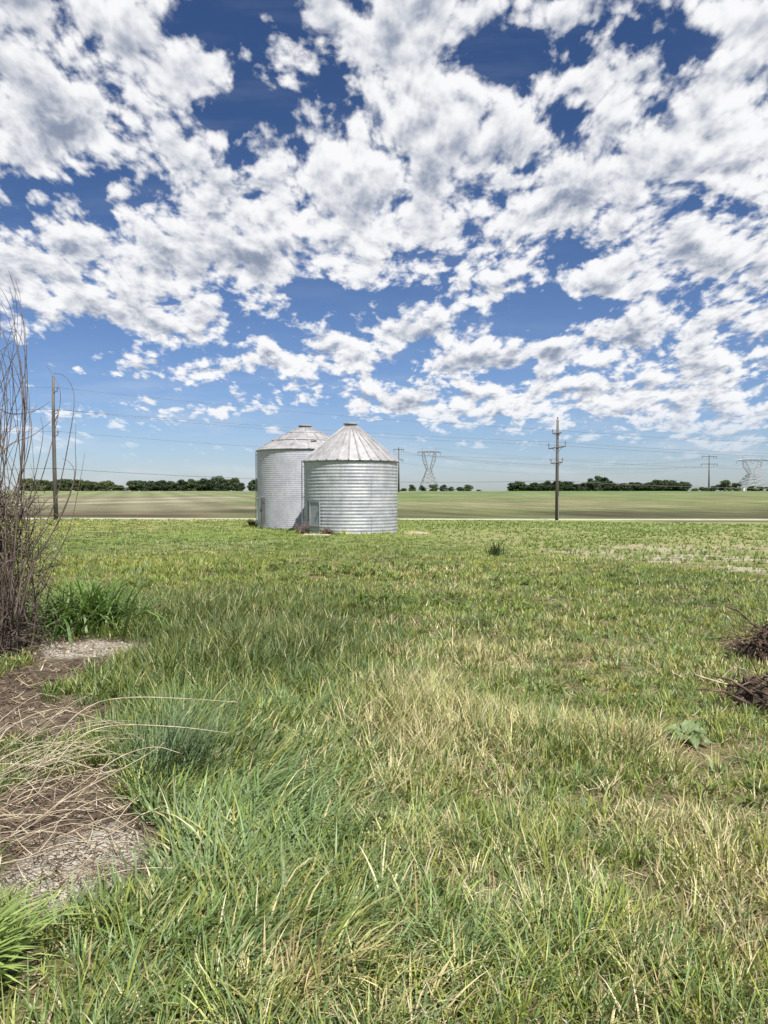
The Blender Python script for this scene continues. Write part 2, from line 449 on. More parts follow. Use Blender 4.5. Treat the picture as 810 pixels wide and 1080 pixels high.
def make_grass():
    NC = 40000; NB = 15
    x, y, r = sector(NC, 78)
    S = soil_mask(x, y); D = np.clip(field(x, y, E_DRY), 0, 1.1); T = np.clip(field(x, y, E_TALL), 0, 1.2)
    G = np.clip(field(x, y, E_LODGE), 0, 1); LM = np.clip(field(x, y, E_LIME), 0, 1); CM = crop_mask(x, y)
    patch = fbm(x * .55, y * .55, 101, 3); patch2 = fbm(x * 1.9, y * 1.9, 113, 2); far = smooth(9, 30, r)
    keep = (rng.random(NC) > S * 1.02) & clear_of_bins(x, y) & (rng.random(NC) > CM * (.93 - .25 * smooth(22, 40, y))) & (y - .304 * x < 76.3)
    thin = smooth(.52, .36, patch2) * (1 - T) * .5
    keep &= rng.random(NC) > thin
    D = np.clip(.95 * D + (patch - .5) * 1.0 - .06, 0, 1) * (1 - .8 * G)
    bxx, byy = pxw(727, 787); keep &= ~((np.abs(x - bxx) < .19) & (y > byy - .50) & (y < byy + .2))
    f = lambda a: a[keep]
    x, y, r, D, T, G, LM, CM, patch, far = map(f, (x, y, r, D, T, G, LM, CM, patch, far)); n = len(x)
    hgt = (.06 + .06 * rng.random(n) + T * (.13 + .12 * rng.random(n)) + .04 * D) * (1 - .3 * CM) * (1 - .25 * (r > 25))
    hgt *= .8 + .5 * patch
    dryc = rng.random(n) < D * (.85 - .35 * far)
    # blue green, mid green, yellow green
    pal = np.array([[.125, .200, .092], [.078, .140, .034], [.180, .215, .052], [.19, .255, .052]])
    dk = np.clip(field(x, y, E_DARK), 0, 1)
    w = np.stack([.25 + 1.2 * G + .4 * T * (1 - far), .6 + 1.6 * dk, .5 + .5 * far, .05 + 1.3 * LM + .25 * far], 1)
    w /= w.sum(1, keepdims=True); cdf = np.cumsum(w, 1)
    idx = (rng.random(n)[:, None] > cdf).sum(1).clip(0, 3)
    ccol = pal[idx] * np.array([1.12, 1.08, .96]) * (.75 + .5 * rng.random((n, 1))) * (1 - .30 * dk[:, None]) * (1 + .12 * (x[:, None] > .03 * y[:, None]))
    dpal = np.array([[.46, .41, .22], [.34, .28, .14], [.33, .36, .13], [.52, .48, .30]])
    ccol = np.where(dryc[:, None], dpal[rng.integers(0, 4, n)] * (.8 + .35 * rng.random((n, 1))), ccol)
    big = fbm(x * .16 + 7, y * .10, 151, 4); ccol = ccol * (1 + (big[:, None] - .5) * np.array([1.5, 1.0, .9]) * (.35 + .65 * far[:, None]))
    for (bx_, by_, br_) in BINS: hgt = hgt * (1 + 1.6 * np.exp(-np.clip(np.hypot(x - bx_, y - by_) - br_ - .1, 0, 9) ** 2 / .25))
    # blades of every tuft
    nb = np.full(n, NB) + (T * 6).astype(int)
    ci = np.repeat(np.arange(n), nb); N = len(ci)
    R = r[ci]; sc = np.sqrt(1 + (R / 5) ** 2) * (1 - .25 * smooth(8, 25, R))
    oa = rng.random(N) * 2 * PI; od = np.abs(rng.normal(0, 1, N)) * (.035 + .016 * sc + .05 * far[ci])
    bx = x[ci] + np.cos(oa) * od; by = y[ci] + np.sin(oa) * od
    bz = ground(bx, by) - .012
    L = hgt[ci] * (.45 + .8 * rng.random(N)) * (1 + .05 * sc)
    gg = G[ci]
    # tufts splay outwards; lodged grass is combed to the right and away
    wind = np.stack([.75 + 0 * oa, .42 + 0 * oa], 1) * (.25 + 1.05 * gg)[:, None]
    swirl = (fbm(bx * 1.1, by * 1.1, 131, 3) - .5) * 3.0 + rng.normal(0, .35, n)[ci]
    vx = np.cos(oa) * .8 + wind[:, 0] * np.cos(swirl) - wind[:, 1] * np.sin(swirl)
    vy = np.sin(oa) * .8 + wind[:, 0] * np.sin(swirl) + wind[:, 1] * np.cos(swirl)
    az = np.arctan2(vy, vx)
    th0 = .08 + .5 * rng.random(N) ** 1.4 + .40 * gg * rng.random(N)
    kap = .25 + 1.5 * rng.random(N) ** 1.6 + gg * (.3 + .8 * rng.random(N))
    wd = (.0040 + .0038 * rng.random(N)) * sc * (1 + .6 * gg)
    col = ccol[ci] * (1 + (rng.random((N, 1)) - .5) * (.60 - .25 * far[ci][:, None]))
    mixd = (rng.random(N) < .07 + .22 * D[ci]) & ~dryc[ci]      # single dead blades in green tufts
    col[mixd] = dpal[rng.integers(0, 4, mixd.sum())] * .9
    isdry = dryc[ci] | mixd
    tw = rng.normal(0, .7, N)
    def part(sel, ns):
        return dict(base=np.stack([bx, by, bz], 1)[sel], L=L[sel], w=wd[sel], az=az[sel], th0=th0[sel], kap=kap[sel], col=col[sel], twist=tw[sel], nseg=ns, tipdry=.6)
    near = R < 9
    tag(blade_mesh('meadow_grass', [part(~isdry & near, 4), part(~isdry & ~near, 2)], M_GRASS),
        'green meadow grass covering the ground from the camera to the bins', 'grass', kind='stuff')
    tag(blade_mesh('dry_grass', [part(isdry & near, 4), part(isdry & ~near, 2)], M_STRAW),
        'straw coloured dry grass standing in patches among the green meadow', 'dry grass', kind='stuff')

def make_crop():
    # seedlings in drilled rows, on the bare field right of the bins
    n = 34000
    x, y, r = sector(n, 76, k=16, half=36, r0=12)
    rowdir = np.array([.957, .291])
    off = (-rowdir[1] * x + rowdir[0] * y); q = np.round(off / .76) * .76 - off
    x = x - rowdir[1] * q; y = y + rowdir[0] * q
    x = x + rng.normal(0, .05, n); y = y + rng.normal(0, .05, n)
    k = (crop_mask(x, y) > .5) & clear_of_bins(x, y) & (y - .304 * x < 73) & (rng.random(n) < (.25 + .75 * smooth(.3, .6, fbm(x * .2, y * .2, 205, 3))) * (.5 + .5 * smooth(18, 34, y)))
    x, y = x[k], y[k]; n = len(x)
    ci = np.repeat(np.arange(n), 5); N = len(ci); r = np.hypot(x, y)[ci]
    az = rng.random(N) * 2 * PI
    b = np.stack([x[ci] + rng.normal(0, .03, N), y[ci] + rng.normal(0, .03, N)], 1)
    base = np.column_stack([b, ground(b[:, 0], b[:, 1]) - .01])
    col = np.array([.17, .225, .065]) * (.7 + .6 * rng.random((N, 1)))
    tag(blade_mesh('crop_seedlings', [dict(base=base, L=.10 + .13 * rng.random(N), w=.009 * np.sqrt(1 + (r / 9) ** 2), az=az, th0=.2 + .4 * rng.random(N),
        kap=.6 + .9 * rng.random(N), col=col, nseg=2)], M_GRASS), 'young crop seedlings in rows on bare soil right of the bins', 'crop', kind='stuff')

def make_weeds():
    n = 5200
    x, y, r = sector(n, 32, half=34, r0=2.0)
    lm = np.clip(field(x, y, E_LIME), 0, 1)
    k = (rng.random(n) < .05 + .75 * lm) & (soil_mask(x, y) < .5)
    x, y, r, lm = x[k], y[k], r[k], lm[k]; n = len(x)
    ci = np.repeat(np.arange(n), 9); N = len(ci); rr = r[ci]
    az = rng.random(N) * 2 * PI
    b = np.stack([x[ci] + rng.normal(0, .03, N), y[ci] + rng.normal(0, .03, N)], 1)
    base = np.column_stack([b, ground(b[:, 0], b[:, 1]) + .02 + .12 * rng.random(N) * lm[ci]])
    col = np.array([.135, .19, .05]) * (.6 + .6 * rng.random((n, 1)))[ci] * (.85 + .3 * rng.random((N, 1)))
    tag(blade_mesh('broadleaf_weeds', [dict(base=base, L=.05 + .07 * rng.random(N) + .05 * lm[ci], w=.02 + .02 * rng.random(N) + .012 * lm[ci], az=az,
        th0=.5 + .6 * rng.random(N), kap=.3 + .8 * rng.random(N), col=col, nseg=4, prof=[.15, .85, 1.0, .65, 0])], M_LEAF),
        'low broadleaf weeds with bright green leaves scattered in the grass', 'weeds', kind='stuff')

def make_litter():
    n = 90000
    x, y, r = sector(n, 16, half=36, r0=1.4)
    s = soil_mask(x, y); d = np.clip(field(x, y, E_DRY), 0, 1)
    k = rng.random(n) < np.clip(s * .75 + .35 * d + .22 * (1 - np.clip(field(x, y, E_TALL), 0, 1)), 0, 1)
    x, y, r = x[k], y[k], r[k]; n = len(x)
    az = rng.random(n) * 2 * PI
    base = np.column_stack([x, y, ground(x, y) + .004 + .022 * rng.random(n) - .02 * soil_mask(x, y)])
    pal = np.array([[.40, .33, .22], [.28, .21, .14], [.50, .44, .33], [.16, .115, .08]])
    col = pal[pick(n, [3, 3, 2, 3])] * (.7 + .5 * rng.random((n, 1)))
    dkm = (soil_mask(x, y) > .4) & (rng.random(n) < .55); col[dkm] = np.array([.10, .07, .05]) * (.6 + .9 * rng.random((dkm.sum(), 1)))
    tag(blade_mesh('straw_litter', [dict(base=base, L=.05 + .16 * rng.random(n) ** 1.5, w=(.003 + .005 * rng.random(n)) * np.sqrt(1 + (r / 6) ** 2), az=az,
        th0=1.3 + .35 * rng.random(n), kap=rng.normal(0, .35, n), col=col, nseg=4, twist=rng.normal(0, .6, n))], M_STRAW),
        'broken straw and dead stems lying over the bare soil', 'plant litter', kind='stuff')
    n = 9000
    x, y, r = sector(n, 13, half=36, r0=1.8)
    pale = np.clip(field(x, y, ellipses([(92, 683, 52, 9, 1.4), (80, 912, 50, 34, 1.2), (25, 905, 40, 40, .6)])), 0, 1)
    k = rng.random(n) < pale * .9
    mb = MB()
    for px, py in zip(x[k], y[k]):
        s = (.005 + .012 * random.random() ** 2) * (1 + .12 * py); z = gz(px, py) - .026
        vs = []
        for a in range(5):
            an = a * 2 * PI / 5 + random.random(); vs.append((px + math.cos(an) * s * random.uniform(.7, 1.3), py + math.sin(an) * s * random.uniform(.7, 1.3), z + s * .15))
        vs.append((px, py, z + s * random.uniform(.6, 1.0)))
        mb.add(vs, [(a, (a + 1) % 5, 5) for a in range(5)])
    tag(mb.build('pebbles', simple('pale_pebble', (.25, .22, .18), (.48, .44, .37), 30, .9)), 'pale pebbles strewn over the bare patch of soil', 'pebbles', kind='stuff')

# ------------------------------------------------------------------ grain bins
def galvanised(name, a, b, stain, metal, rough):
    m, nt, p = material(name)
    tc = nt.n.new('ShaderNodeTexCoord').outputs['Object']
    f = nt.mapr(nt.noise(tc, 1.4, 6, .65), .35, .65)
    st = nt.mapr(nt.noise(nt.vm('MULTIPLY', tc, (3.2, 3.2, .25)), 1.0, 7, .65), .52, .72)
    fl = nt.mapr(nt.noise(tc, 9, 5, .7), .35, .7, .86, 1.1, False)
    c = nt.mix(f, a, b); c = nt.mix(nt.m('MULTIPLY', st, .5), c, stain)
    nt.l.new(nt.vm('SCALE', c, scale=fl), p.inputs['Base Color'])
    p.inputs['Metallic'].default_value = metal
    nt.l.new(nt.mapr(nt.noise(tc, 3, 5, .6), .3, .7, rough - .07, rough + .12, False), p.inputs['Roughness'])
    return m

def make_bin(i, label, eave_z, apex_z, pitch, amp, mats, nrib, capr, roof_steps, door_deg, ladder_deg, door_wh):
    bx, by, br = BINS[i]
    z0 = float(ground_base(bx, by - br)) - .06
    H = eave_z - z0
    root = thing('grain_bin', label, 'grain bin', (bx, by, z0))
    wall_m, roof_m, dark = mats
    mb = MB(); nper = int(round(H / pitch)); ns = nper * 8
    prof = [(br + amp * math.sin(2 * PI * nper * s / ns), H * s / ns) for s in range(ns + 1)]
    mb.lathe(prof, 112)
    # vertical sheet laps with bolts, staggered from ring to ring
    rows = 4
    for rw in range(rows if i == 0 else 0):
        for k in range(5):
            a = 2 * PI * (k + .5 * (rw % 2) + .13) / 5
            for t in range(12):
                z = H * (rw + (t + .5) / 12) / rows; rr = br + amp + .004
                mb.box((rr * math.cos(a), rr * math.sin(a), z), (.016, .03, .03), a)
    mb.build('wall', wall_m, root, True)
    # eave ring
    mb = MB(); mb.lathe([(br + .02, H - .05), (br + .075, H - .045), (br + .085, H + .015), (br - .02, H + .05)], 112); mb.build('eave_ring', dark, root, True)
    # conical roof of ribbed wedge panels
    R0 = br + .10; rise = apex_z - eave_z; mb = MB()
    nstep = 7; n = nrib
    for k in range(n):
        a0 = 2 * PI * k / n; a1 = 2 * PI * (k + 1) / n; am = (a0 + a1) / 2
        vs = []
        for s in range(nstep + 1):
            t = s / nstep; rr = R0 + (capr * .85 - R0) * t; zz = H - .005 + rise * t + (.025 * math.sin(PI * t) if i == 0 else .09 * math.sin(PI * t))
            lap = 0.018 * ((t * roof_steps) % 1.0 < .15) if roof_steps else 0
            for aa in (a0, am, a1):
                vs.append((rr * math.cos(aa), rr * math.sin(aa), zz + lap - (.0 if aa != am else .02 * (1 - t))))
        fs = []
        for s in range(nstep):
            for q in range(2): fs.append((s * 3 + q, s * 3 + q + 1, s * 3 + q + 4, s * 3 + q + 3))
        mb.add(vs, fs)
        pts = []
        for s in range(nstep + 1):
            t = s / nstep; rr = R0 + .012 + (capr * .85 - R0) * t; zz = H + .012 + rise * t + (.025 * math.sin(PI * t) if i == 0 else .09 * math.sin(PI * t))
            pts.append((rr * math.cos(a0), rr * math.sin(a0), zz))
        mb.tube(pts, [.045 if i == 0 else .022] * nstep + [.018], 5)
    roof = mb.build('roof', roof_m, root)
    if roof_steps:
        mb = MB()
        for s in (.36, .70):
            rr = R0 + (capr * .85 - R0) * s + .02; zz = H + rise * s + .09 * math.sin(PI * s) + .012
            mb.lathe([(rr + .05, zz - .022), (rr + .045, zz + .012), (rr - .03, zz + .03)], 64)
        mb.build('roof_lap', roof_m, roof, True)
    mb = MB(); zt = H + rise
    mb.lathe([(capr * .85, zt - .06), (capr * .9, zt + .05), (capr * 1.25, zt + .055), (capr * 1.25, zt + .11), (capr * .8, zt + .17), (.02, zt + .20)], 28)
    mb.build('roof_cap', dark, roof)
    if i == 1:
        mb = MB(); a = math.radians(-72); rr = br * .72; zz = H + rise * .36
        mb.box((rr * math.cos(a), rr * math.sin(a), zz), (.5, .4, .06), a + .2, .3); mb.build('roof_hatch', dark, roof)
    # door
    a = math.radians(door_deg); w, h = door_wh; rr = br + amp + .03
    c = (rr * math.cos(a), rr * math.sin(a), .45 + h / 2)
    mb = MB(); mb.box(c, (.05, w, h), a)
    for t in (-.5, .5):
        mb.box((c[0] + .03 * math.cos(a) - math.sin(a) * w * t, c[1] + .03 * math.sin(a) + math.cos(a) * w * t, c[2]), (.07, .05, h + .08), a)
        mb.box((c[0] + .03 * math.cos(a), c[1] + .03 * math.sin(a), c[2] + h * t), (.065, w, .05), a)
    door = mb.build('door', M_DOOR[i], root)
    sd = 1 if i == 1 else -1
    mb = MB(); mb.box((c[0] + .03 * math.cos(a) - sd * math.sin(a) * w * .57, c[1] + .03 * math.sin(a) + sd * math.cos(a) * w * .57, c[2]), (.16, .10, h + .1), a); mb.build('door_jamb', M_DARKSTEEL, door)
    mb = MB(); mb.box((c[0] + .07 * math.cos(a) - math.sin(a) * w * .3, c[1] + .07 * math.sin(a) + math.cos(a) * w * .3, c[2]), (.05, .03, .18), a); mb.build('handle', M_DARKSTEEL, door)
    # ladder up the wall
    a = math.radians(ladder_deg); mb = MB(); tx, ty = -math.sin(a), math.cos(a); rr = br + .13
    for s in (-.19, .19):
        mb.bar((rr * math.cos(a) + tx * s, rr * math.sin(a) + ty * s, .12), (rr * math.cos(a) + tx * s, rr * math.sin(a) + ty * s, H + .05), .02, 6)
        for zz in (.5, H * .5, H - .3):
            mb.bar((br * math.cos(a) + tx * s, br * math.sin(a) + ty * s, zz), (rr * math.cos(a) + tx * s, rr * math.sin(a) + ty * s, zz), .012, 4)
    for q in range(int(H / .3)):
        z = .25 + q * .3
        mb.bar((rr * math.cos(a) + tx * .19, rr * math.sin(a) + ty * .19, z), (rr * math.cos(a) - tx * .19, rr * math.sin(a) - ty * .19, z), .012, 5)
    mb.build('ladder', M_GALV_DARK, root)
    # concrete footing
    mb = MB(); mb.lathe([(br + .10, -.25), (br + .10, .0), (br - .05, .01)], 64); mb.build('footing', M_CONC, root)
    return root

M_CONC = simple('old_concrete', (.24, .23, .21), (.38, .36, .33), 3, .95)
M_GALV_DARK = galvanised('dull_galvanised', (.22, .23, .25), (.32, .33, .35), (.14, .12, .11), .4, .5)
M_DOOR = [galvanised('bin_door_grey', (.23, .25, .285), (.31, .33, .355), (.17, .16, .155), .3, .55),
          galvanised('bin_door_pale', (.42, .43, .47), (.48, .49, .52), (.25, .23, .22), .2, .6)]

def make_bins():
    ga = galvanised('galvanised_corrugated', (.30, .32, .36), (.405, .42, .45), (.25, .235, .235), .30, .50)
    gr = galvanised('galvanised_roof', (.30, .30, .315), (.41, .405, .41), (.21, .185, .18), .40, .5)
    gb = galvanised('weathered_white_steel', (.335, .345, .40), (.415, .42, .47), (.29, .27, .28), .12, .6)
    gr2 = galvanised('weathered_roof', (.24, .235, .25), (.36, .355, .365), (.14, .115, .105), .25, .6)
    make_bin(0, 'shiny corrugated grain bin with steep ribbed cone roof, standing in front', EYE + 33 / F * 43.6, EYE + 71 / F * 43.6,   .182, .0105,
             (ga, gr, M_GALV_DARK), 28, .33, 0, -134, -172, (.80, 1.30))
    make_bin(1, 'pale smooth walled grain bin with shallow rusty roof, half hidden behind', EYE + 44 / F * 49.7, EYE + 69 / F * 49.7,   .125, .0034,
             (gb, gr2, M_GALV_DARK), 18, .36, 3, -150, 178, (.9, 1.5))

# ------------------------------------------------------------------ poles and wires
def cat_pts(a, b, sag, n=22):
    a = Vector(a); b = Vector(b)
    return [a.lerp(b, t / n) - Vector((0, 0, 4 * sag * (t / n) * (1 - t / n))) for t in range(n + 1)]

def wire(a, b, sag, r, label, group):
    mb = MB(); mb.tube(cat_pts(a, b, sag), r, 4)
    return tag(mb.build('power_line_wire', M_WIRE, None, True), label, 'wire', group)

PL = (-28.3, 66.0); PR = (18.0, 80.0)
def make_insulator(mb, p, h=.32):
    x, y, z = p
    mb.lathe([(.02, 0), (.02, h * .3), (.085, h * .35), (.05, h * .5), (.085, h * .58), (.045, h * .75), (.06, h * .9), (.02, h)], 10, (x, y, z), True)

def pole_right():
    x, y = PR; z0 = float(ground_base(x, y)) - .1
    P = 80 / F
    root = thing('utility_pole', 'tall wooden utility pole with three crossarms beyond the bins', 'utility pole', (x, y, z0), -.16)
    top = EYE + (520 - 443) * P - z0
    mb = MB(); mb.tube([(0, 0, -.3), (0, 0, top * .5), (.02, 0, top)], [.20, .165, .12], 12); pole = mb.build('pole', M_POLEWOOD, root, True)
    mb = MB(); make_insulator(mb, (.02, 0, top), .3); mb.build('insulator', M_INSUL, root)
    ends = []
    for v, x0, x1, tilt, ins in ((457, -.52, .42, .10, (-1,)), (472, -.92, .85, .13, (-1, 1)), (488, -.68, .55, .10, (-1, 1))):
        z = EYE + (520 - v) * P - z0
        mb = MB(); t = tilt
        mb.tube([(x0, -.16, z + x0 * t), (x1, -.16, z + x1 * t)], .07, 4); arm = mb.build('crossarm', M_ARM, root)
        mb = MB(); mb.bar((x0 * .7, -.17, z + x0 * t * .7), (0, -.17, z - .5), .022, 4); mb.bar((x1 * .7, -.17, z + x1 * t * .7), (0, -.17, z - .5), .022, 4)
        mb.build('brace', M_DARKSTEEL, arm)
        for s in ins:
            e = x0 * .95 if s < 0 else x1 * .95
            mb = MB(); make_insulator(mb, (e, -.16, z + e * t + .04), .5 if v == 472 else .42); mb.build('insulator', M_INSUL, arm)
            ends.append((x + e * math.cos(-.16), y + e * math.sin(-.16), z0 + z + e * t + .4))
    mb = MB(); mb.tube([(.13, -.14, .1), (.13, -.14, 2.6)], .035, 6); mb.build('ground_wire_cover', M_STEEL, root)
    return root, ends

def pole_left():
    x, y = PL; z0 = float(ground_base(x, y)) - .1; P = 66 / F
    root = thing('utility_pole', 'bare wooden utility pole without crossarms behind the leafless bush', 'utility pole', (x, y, z0))
    top = EYE + (520 - 397) * P - z0
    mb = MB(); mb.tube([(.15, 0, -.3), (.05, 0, top * .35), (0, 0, top * .7), (.03, 0, top)], [.19, .165, .135, .11], 12); mb.build('pole', M_POLEWOOD, root, True)
    ends = []
    for v in (413, 436, 459):
        z = EYE + (520 - v) * P - z0
        mb = MB(); mb.bar((.08, -.1, z - .12), (.42, -.12, z), .035, 5); br = mb.build('bracket', M_DARKSTEEL, root)
        mb = MB(); make_insulator(mb, (.42, -.12, z), .38); mb.build('insulator', M_INSUL, br)
        ends.append((x + .42, y - .12, z0 + z + .3))
    mb = MB(); z = EYE + (520 - 444) * P - z0
    mb.bar((.1, -.1, z + .8), (.45, -.12, z + .95), .03, 5); mb.bar((.13, -.05, z - .1), (.42, -.12, z + .5), .04, 5); mb.build('cutout_switch', M_DARKSTEEL, root)
    return root, ends

def make_lines():
    rR, eR = pole_right(); rL, eL = pole_left()
    dv = Vector((PR[0] - PL[0], PR[1] - PL[1], 0))
    # next poles of the line, just outside the picture on either side
    nR = copy_tree(rR); p = Vector((PR[0], PR[1], 0)) + dv * 1.05; nR.location = (p.x, p.y, float(ground_base(p.x, p.y)) - .1)
    nR['label'] = 'next utility pole of the line far right beyond the frame'
    nL = copy_tree(rL); q = Vector((PL[0], PL[1], 0)) - dv * 1.05; nL.location = (q.x, q.y, float(ground_base(q.x, q.y)) - .1)
    nL['label'] = 'next utility pole of the line far left beyond the frame'
    sR = nR.location - rR.location; sL = nL.location - rL.location
    Pl = 66 / F
    g = 'wires strung along the roadside poles'
    pairs = [(eL[0], eR[0], .35), (eL[1], eR[1], .45), (eL[1], eR[2], .30), (eL[2], eR[3], .4)]
    names = ['topmost', 'second', 'third', 'fourth']
    for k, (a, b, s) in enumerate(pairs):
        wire(a, b, s, .0115, names[k] + ' thin wire sagging across the sky between the two roadside poles', g)
        wire(b, Vector(b) + sR, .5, .0115, names[k] + ' thin wire running right from the pole with crossarms', g)
        wire(a, Vector(a) + sL, .5, .0115, names[k] + ' thin wire running left from the pole behind the bush', g)
    a = (PL[0], PL[1] - .2, EYE + (520 - 494) * Pl); b = (PR[0], PR[1] - .2, EYE + (520 - 507) * 80 / F)
    wire(a, b, .55, .02, 'lowest thick cable slung between the poles just above the treeline', g)
    wire(b, Vector(b) + sR, .5, .02, 'lowest thick cable running right from the pole with crossarms', g)
    wire(a, Vector(a) + sL, .5, .02, 'lowest thick cable running left from the pole behind the bush', g)

def far_pole(u, vtop, arms, d, label):
    x = (u - CU) / F * d; z0 = float(ground_base(x, d)); P = d / F
    root = thing('transmission_pole', label, 'utility pole', (x, d, z0 - .3), -.1)
    top = EYE + (520 - vtop) * P - z0 + .3
    mb = MB(); mb.tube([(0, 0, 0), (0, 0, top)], [.50, .30], 10); mb.build('pole', M_ARM, root, True)
    E = []
    for v, hw in arms:
        z = EYE + (520 - v) * P - z0 + .3
        mb = MB(); mb.box((0, -.35, z), (hw * 2 * P, .3, .34)); arm = mb.build('crossarm', M_ARM, root)
        for s in (-.95, 0.55, .95) if hw > 5 else (-.95, .95):
            mb = MB(); mb.tube([(s * hw * P, -.35, z - .16), (s * hw * P, -.35, z - 1.3)], .13, 6); mb.build('insulator', M_INSUL, arm)
            E.append((x + s * hw * P, d - .35, z0 - .3 + z - 1.3))
    return E

def pylon(u, vtop, varm, hw, vwaist, vbase, d, label):
    x = (u - CU) / F * d; z0 = float(ground_base(x, d)); P = d / F
    root = thing('lattice_pylon', label, 'pylon', (x, d, z0), .12)
    def Z(v): return EYE + (520 - v) * P - z0
    za, zw = Z(varm), Z(vwaist); rb = .27
    # body: four legs tapering to the waist, with X bracing
    mb = MB(); bw, ww = .80 * hw * P, .20 * hw * P
    lv = [0, .28, .52, .72, .88, 1.0]
    ring = []
    for t in lv:
        w = bw + (ww - bw) * t; ring.append([(sx * w, sy * w, zw * t) for sx, sy in ((-1, -1), (1, -1), (1, 1), (-1, 1))])
    for a, b in zip(ring[:-1], ring[1:]):
        for k in range(4):
            mb.bar(a[k], b[k], rb); mb.bar(a[k], b[(k + 1) % 4], rb * .6); mb.bar(a[(k + 1) % 4], b[k], rb * .6); mb.bar(b[k], b[(k + 1) % 4], rb * .6)
    mb.build('lattice_body', M_STEEL, root)
    mb = MB(); top_w = .55 * hw * P
    for s in (-1, 1):                                               # the two arms of the V
        inn = [(s * ww * .3, 0, zw), (s * top_w * .72, 0, za)]; out = [(s * ww, 0, zw), (s * (top_w * .95), 0, zw + (za - zw) * .55), (s * top_w * 1.05, 0, za)]
        for y in (-.9, .9):
            for pl in (inn, out):
                for a, b in zip(pl[:-1], pl[1:]): mb.bar((a[0], y * (1.2 - .4 * (a[2] > zw)), a[2]), (b[0], y * .8, b[2]), rb * .85)
            for t in range(5):
                t0, t1 = t / 5, (t + 1) / 5
                def pi(t): return (inn[0][0] + (inn[1][0] - inn[0][0]) * t, y * .9, zw + (za - zw) * t)
                def po(t):
                    if t < .55: q = t / .55; return (out[0][0] + (out[1][0] - out[0][0]) * q, y * .9, zw + (za - zw) * t)
                    q = (t - .55) / .45; return (out[1][0] + (out[2][0] - out[1][0]) * q, y * .9, zw + (za - zw) * t)
                mb.bar(pi(t0), po(t1), rb * .55); mb.bar(po(t0), pi(t1), rb * .55)
    mb.build('lattice_fork', M_STEEL, root)
    mb = MB(); h = 1.5; L = hw * P
    for y in (-.8, .8):
        mb.bar((-L, 0, za), (-top_w, y, za + h), rb); mb.bar((-top_w, y, za + h), (top_w, y, za + h), rb); mb.bar((top_w, y, za + h), (L, 0, za), rb)
        mb.bar((-L, 0, za), (L, 0, za), rb)
        n = 14
        for k in range(n):
            a = -top_w + 2 * top_w * k / n; b = -top_w + 2 * top_w * (k + 1) / n
            mb.bar((a, y, za if k % 2 else za + h), (b, y, za + h if k % 2 else za), rb * .55)
    for s in (-1, 1): mb.bar((s * top_w, 0, za + h), (s * top_w * 1.05, 0, Z(vtop)), rb * .9)
    arm = mb.build('bridge_arm', M_STEEL, root)
    E = []
    for s in (-.96, -.0, .96):
        mb = MB()
        if s: mb.bar((s * L, 0, za), (s * L * .94, 0, za - 3.4), .16, 5)
        else: mb.bar((-top_w * .3, 0, za), (0, 0, za - 3), .16, 5); mb.bar((top_w * .3, 0, za), (0, 0, za - 3), .16, 5)
        mb.build('insulator', M_INSUL, arm)
        E.append((x + s * L * .94, d, z0 + za - 3.4))
    E.append((x - top_w, d, z0 + Z(vtop))); E.append((x + top_w, d, z0 + Z(vtop)))
    return E

def make_far_power():
    a = far_pole(420.5, 472, [(474, 5.5), (485, 4.5)], 400, 'slender far pole with two crossarms rising beside the right bin edge')
    b = far_pole(747.5, 480, [(481.5, 7.5), (489.5, 8.5)], 470, 'slender far pole with two crossarms standing among the right trees')
    c = pylon(452.5, 472.5, 477, 13, 496, 515.5, 760, 'lattice steel pylon above the short row of round trees')
    d = pylon(793, 481, 486, 19, 500, 516, 760, 'lattice steel pylon at the far right edge above trees')
    g = 'far transmission wires near the horizon'
    lab = 'hair thin far wire between the two slender poles near the horizon'
    for p, q in ((a[0], b[0]), (a[1], b[2]), (a[2], b[3]), (a[3], b[5])): wire(p, q, 5.5, .03, lab, g + ' between slender poles')
    lab2 = 'hair thin far wire between the two lattice pylons near the horizon'
    for k in range(5): wire(c[k], d[k], 8, .045, lab2, g + ' between pylons')

